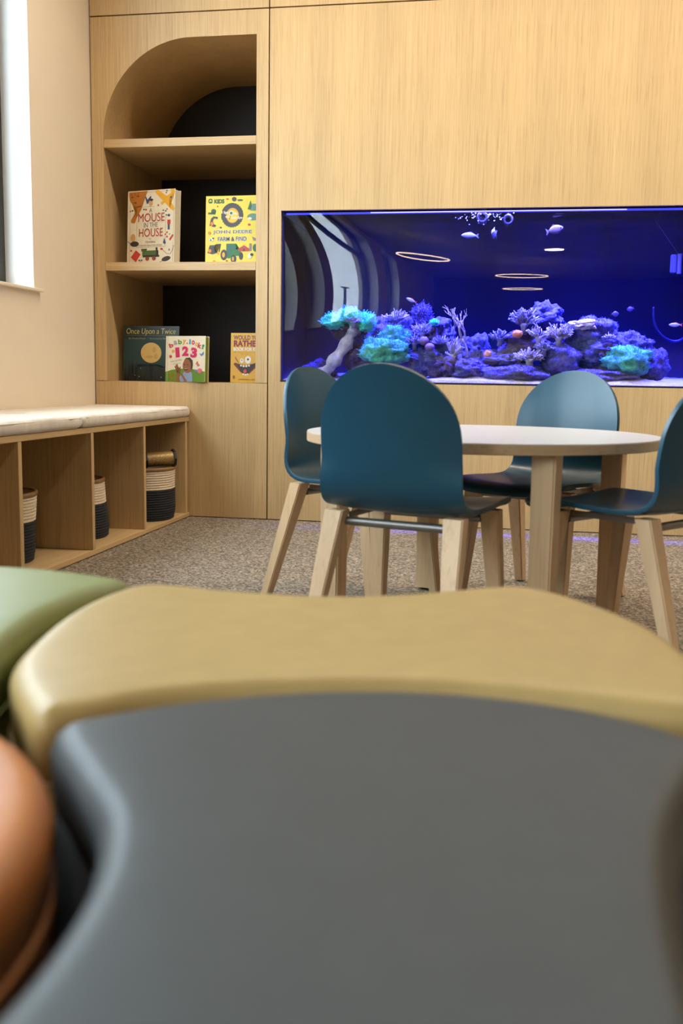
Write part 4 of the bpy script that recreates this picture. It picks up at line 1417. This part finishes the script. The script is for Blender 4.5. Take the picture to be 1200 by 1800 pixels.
b.text('IN THE', (112, 120, 112), 440, 648, 705, 725)
b.text('HOUSE', (186, 52, 36), 352, 745, 800, 885)
b.text('by', (140, 128, 100), 545, 905, 585, 940)
b.text('Henrietta', (140, 128, 100), 480, 950, 665, 990)
b.text('A Real-Life Game of Hide and Seek', (110, 104, 84), 360, 1015, 790, 1042)

# 2: yellow activity book
p = at(358.0, 459, SY)
b = Book('activity_book', 0.266, 0.309, 0.022, (240, 216, 34), (p.x, SY + 0.02, 1.1875), math.radians(-2), 'bright yellow activity book with green tractor on cover', (85, 105, 1155, 1350))
b.shape('cover_print', (66, 66, 66), [[(605 + (218 if k % 2 else 204) * math.cos(2 * PI * k / 56), 465 + (228 if k % 2 else 214) * math.sin(2 * PI * k / 56)) for k in range(56)]])
b.shape('cover_print', (240, 176, 40), [ell(610, 468, 124, 138, 28)])
b.shape('cover_print', (242, 206, 40), [ell(612, 480, 100, 112, 28)])
b.text('I Spy', (245, 240, 225), 405, 385, 530, 445, 0.03)
b.text('My', (245, 240, 225), 645, 410, 712, 468, 0.03)
b.text('with', (245, 240, 225), 470, 465, 555, 510, 0.03)
b.text('Little Eye', (245, 240, 225), 580, 485, 800, 545, 0.03)
b.shape('cover_print', (232, 232, 215), [ell(585, 425, 48)])
b.shape('cover_print', (60, 110, 40), [ell(585, 425, 26), line(570, 470, 552, 545, 10)])
b.text('JOHN DEERE', (248, 244, 226), 229, 728, 996, 822, 0.06)
b.text('FARM & FIND', (248, 244, 226), 323, 850, 900, 946, 0.07)
b.text('JOHN DEERE', (58, 66, 66), 235, 735, 990, 815, 0.01)
b.text('FARM & FIND', (50, 44, 62), 330, 858, 893, 938, 0.02)
b.shape('cover_print', (40, 104, 44), [[(135, 175), (155, 155), (200, 155), (215, 175), (215, 220), (200, 240), (155, 240), (135, 220)]])
b.shape('cover_print', (236, 206, 40), [[(150, 205), (165, 180), (178, 172), (190, 182), (202, 205), (190, 212), (172, 205), (160, 214)]])
b.text('KIDS', (44, 104, 44), 250, 165, 450, 245, 0.05)
b.shape('cover_print', (36, 118, 48), [[(500, 985), (690, 985), (690, 1090), (780, 1110), (790, 1210), (620, 1210), (560, 1260), (500, 1240)]])
b.shape('cover_print', (52, 100, 100), [[(510, 1000), (590, 1000), (575, 1180), (530, 1170)], [(615, 1000), (680, 1000), (685, 1090), (620, 1110)]])
b.shape('cover_print', (58, 62, 60), [ell(455, 1190, 66, 98), ell(645, 1265, 55, 75), ell(790, 1215, 40, 70)])
b.shape('cover_print', (226, 170, 48), [ell(448, 1190, 28, 50), ell(635, 1265, 20, 40)])
b.shape('cover_print', (62, 66, 62), [[(165, 650), (190, 520), (240, 480), (320, 490), (318, 530), (250, 515), (225, 560), (265, 650)], [(175, 1010), (260, 1010), (300, 990), (395, 985), (370, 1130), (350, 1140), (370, 1010), (300, 1010), (265, 1060), (265, 1130), (320, 1150), (230, 1178), (130, 1150), (180, 1120)], ell(250, 650, 40, 22), ell(640, 170, 44, 40)])
b.shape('cover_print', (46, 100, 58), [ell(240, 385, 48, 42), rect(135, 405, 275, 440), ell(755, 190, 55, 16), [(905, 360), (958, 200), (1010, 370)], ell(1070, 1065, 55, 70)])
b.shape('cover_print', (100, 142, 132), [[(960, 380), (1000, 260), (1150, 270), (1150, 385)], ell(1010, 500, 110, 62)])
b.shape('cover_print', (196, 66, 60), [[(735, 1080), (845, 1015), (950, 1080), (950, 1125), (735, 1125)], ell(510, 165, 28, 12), ell(940, 640, 28, 20), ell(318, 295, 12), ell(515, 1300, 22, 14)])
b.shape('cover_print', (150, 130, 140), [rect(950, 985, 990, 1120), [(1000, 860), (1090, 900), (1080, 940), (1020, 930)]])
b.shape('cover_print', (238, 140, 40), [ell(165, 785, 30), ell(215, 615, 30, 34), ell(175, 1115, 34, 34), ell(265, 1310, 28, 24), ell(340, 1165, 20, 14)])
b.shape('cover_print', (236, 232, 220), [ell(205, 905, 46, 34), ell(960, 1215, 42, 50), ell(950, 530, 40, 26)])
b.shape('cover_print', (40, 38, 40), [ell(195, 915, 14), ell(240, 885, 16), ell(1000, 1190, 30, 26), ell(385, 685, 22, 12), rect(833, 1082, 860, 1120)])

# 3: dark moonlit picture book
p = at(208.0, 669, SY)
b = Book('picture_book', 0.283, 0.264, 0.014, (22, 44, 46), (p.x, SY + 0.06, 0.6375), 0.0, 'dark teal picture book with large yellow moon on cover', (90, 55, 1170, 1140))
b.shape('cover_print', (24, 60, 60), [[(100, 300), (1160, 300), (1160, 760), (1000, 900), (760, 800), (420, 800), (240, 900), (100, 960)]])
b.shape('cover_print', (214, 178, 104), [ell(630, 580, 199, 199, 48)])
b.shape('cover_print', (198, 160, 88), [ell(690, 520, 40, 56), ell(600, 660, 70, 30), ell(720, 650, 40, 50)])
rg = random.Random(11)
bl = []
for k in range(110):
    x = rg.uniform(110, 1150)
    e = abs(x - 630) / 520
    top = rg.uniform(700, 860) if e > 0.4 else rg.uniform(800, 960)
    dx = rg.uniform(-60, 60)
    w_ = rg.uniform(6, 14)
    bl.append([(x - w_, 1130), (x + w_, 1130), (x + dx, top)])
bl += [rect(100, 1040, 1160, 1132), ell(635, 900, 42, 90), line(560, 870, 600, 880, 10), line(690, 850, 650, 880, 10), ell(635, 832, 50, 14)]
b.shape('cover_print', (20, 24, 22), bl)
bl = []
for k in range(60):
    x = rg.uniform(110, 1150)
    top = rg.uniform(760, 980)
    bl.append([(x - 4, 1120), (x + 4, 1120), (x + rg.uniform(-40, 40), top)])
b.shape('cover_print', (38, 54, 46), bl)
b.shape('cover_print', (190, 200, 180), [ell(320, 1028, 8), ell(400, 1052, 9), ell(828, 1060, 9), ell(955, 1068, 7), ell(432, 888, 6)])
b.shape('cover_print', (120, 118, 60), [rect(145, 236, 1090, 241)])
b.text('Once Upon a Twice', (222, 212, 120), 150, 100, 1100, 245, 0.0, 0.15)
b.text('By Denise Doyen  *  Illustrated by Barry Moser', (150, 165, 160), 195, 282, 1100, 325, 0.0, 0.2)

# 4: board book with counting child
p = at(294.0, 670, SY)
b = Book('board_book', 0.218, 0.213, 0.034, (240, 228, 200), (p.x, SY - 0.030, 0.6375), math.radians(-14), 'square cream board book with coloured letters and green page edge', (108, 92, 970, 1030), (126, 142, 22), 0.003)
b.shape('cover_print', (98, 140, 30), [[(110, 830), (250, 785), (450, 760), (700, 765), (965, 815), (965, 1028), (110, 1028)]])
b.shape('cover_print', (200, 186, 150), [rect(146, 95, 152, 1028)])
cols = [(206, 50, 60), (160, 152, 160), (90, 140, 40), (232, 160, 40), (206, 50, 60), (60, 150, 190), (206, 60, 90), (232, 170, 70), (206, 60, 70), (50, 140, 80)]
ltr = [('b', 180, 235, 272, 330, 0.35), ('a', 280, 185, 358, 272, 0.2), ('b', 378, 160, 460, 262, 0.1), ('y', 475, 165, 550, 275, -0.05), (',', 562, 225, 585, 262, 0), ('l', 620, 160, 655, 262, -0.05),
       ('o', 672, 180, 740, 272, 0.0), ('o', 748, 220, 812, 300, -0.2), ('k', 810, 232, 890, 342, -0.3), ('!', 893, 262, 945, 360, -0.3)]
for (ch, x0, y0, x1, y1, ro), c_ in zip(ltr, cols):
    b.text(ch, c_, x0, y0, x1, y1, 0.04, 0.0, ro)
for ch, x0, y0, x1, y1, ro in (('1', 325, 325, 415, 530, 0.1), ('2', 470, 302, 612, 502, 0.0), ('3', 655, 328, 795, 535, -0.1)):
    b.text(ch, (214, 32, 96), x0, y0, x1, y1, 0.06, 0.0, ro)
b.text('look at baby', (150, 140, 120), 225, 575, 480, 620, 0.0, 0.0, 0.18)
b.text('and count', (150, 140, 120), 275, 635, 450, 665, 0.0, 0.0, 0.12)
b.shape('cover_print', (206, 78, 28), [ell(220, 512, 30, 32), ell(220, 848, 18, 20), ell(278, 882, 20), ell(232, 930, 18), ell(288, 968, 17)])
b.shape('cover_print', (226, 160, 40), [ell(272, 405, 28, 32)])
b.shape('cover_print', (90, 130, 190), [[(845, 445), (890, 460), (935, 405), (940, 465), (885, 500)], ell(790, 800, 40, 22)])
b.shape('cover_print', (206, 110, 110), [[(770, 650), (810, 600), (825, 650), (862, 690), (815, 705)]])
b.shape('cover_print', (222, 110, 120), [ell(862, 800, 50, 52)])
b.shape('cover_print', (140, 158, 190), [[(440, 1028), (425, 930), (520, 830), (650, 800), (700, 860), (712, 1028)]])
b.shape('cover_print', (150, 92, 56), [ell(600, 700, 108, 150), ell(375, 770, 40, 62, rot=-0.2), ell(405, 800, 34, 60, rot=0.3), [(360, 1028), (355, 900), (350, 800), (420, 820), (425, 1028)], [(440, 860), (480, 850), (590, 1010), (575, 1028), (540, 1028)],
                                       ell(345, 705, 9, 34, rot=0.2), ell(372, 700, 9, 38), ell(330, 735, 9, 30, rot=-0.6), ell(432, 745, 9, 30, rot=0.3)])
b.shape('cover_print', (70, 50, 36), [[(520, 590), (560, 540), (640, 530), (700, 590), (710, 690), (690, 780), (665, 770), (672, 660), (620, 570), (560, 560)]])
b.shape('cover_print', (60, 34, 24), [ell(528, 672, 16, 9), ell(605, 680, 18, 9), ell(565, 770, 44, 24)])
b.shape('cover_print', (236, 220, 210), [rect(535, 757, 595, 765)])

# 5: yellow paperback with a googly monster face
p = at(403.5, 670, SY)
b = Book('paperback_book', 0.160, 0.232, 0.016, (222, 168, 40), (p.x, SY + 0.01, 0.6375), math.radians(-3), 'mustard yellow paperback with googly eyed laughing face on cover', (145, 125, 1300, 1750), board=0.0008)
b.text('WOULD YOU', (120, 24, 48), 240, 200, 1210, 350, 0.03)
b.text('RATHER', (140, 22, 40), 250, 365, 1205, 570, 0.05)
b.text('BOOK FOR KIDS', (232, 228, 214), 240, 600, 1210, 710, 0.04)
b.text('300+ Hilarious, Silly, and Challenging', (120, 90, 24), 235, 745, 1215, 775)
b.text('Questions', (120, 90, 24), 505, 800, 860, 825)
b.shape('cover_print', (120, 40, 30), [[(255, 1150), (300, 1090), (500, 1150), (720, 1170), (960, 1120), (1150, 1040), (1180, 1130), (960, 1330), (760, 1500), (640, 1490), (500, 1400)]])
b.shape('cover_print', (44, 34, 34), [[(400, 1150), (500, 1165), (720, 1185), (960, 1140), (1090, 1090), (930, 1300), (770, 1460), (620, 1460), (500, 1370)]])
b.shape('cover_print', (206, 74, 66), [ell(665, 1375, 58, 62)])
b.shape('cover_print', (236, 228, 208), [ell(522, 1190, 34, 30), ell(612, 1205, 38, 36), ell(710, 1205, 38, 36), ell(805, 1190, 32, 30), ell(610, 1470, 38, 28), ell(690, 1485, 38, 30), ell(760, 1470, 34, 26)])
b.shape('cover_print', (240, 234, 222), [ell(548, 1030, 66, 76), ell(765, 1000, 110, 122)])
b.shape('cover_print', (90, 40, 36), [ell(545, 1015, 20), ell(765, 985, 36)])
b.shape('cover_print', (150, 92, 24), [[(295, 890), (330, 920), (440, 1090), (410, 1090), (330, 990)], ell(270, 1570, 38, 60)])
b.text('STEPHEN J. ELLIS', (120, 40, 34), 440, 1625, 1100, 1670, 0.01)
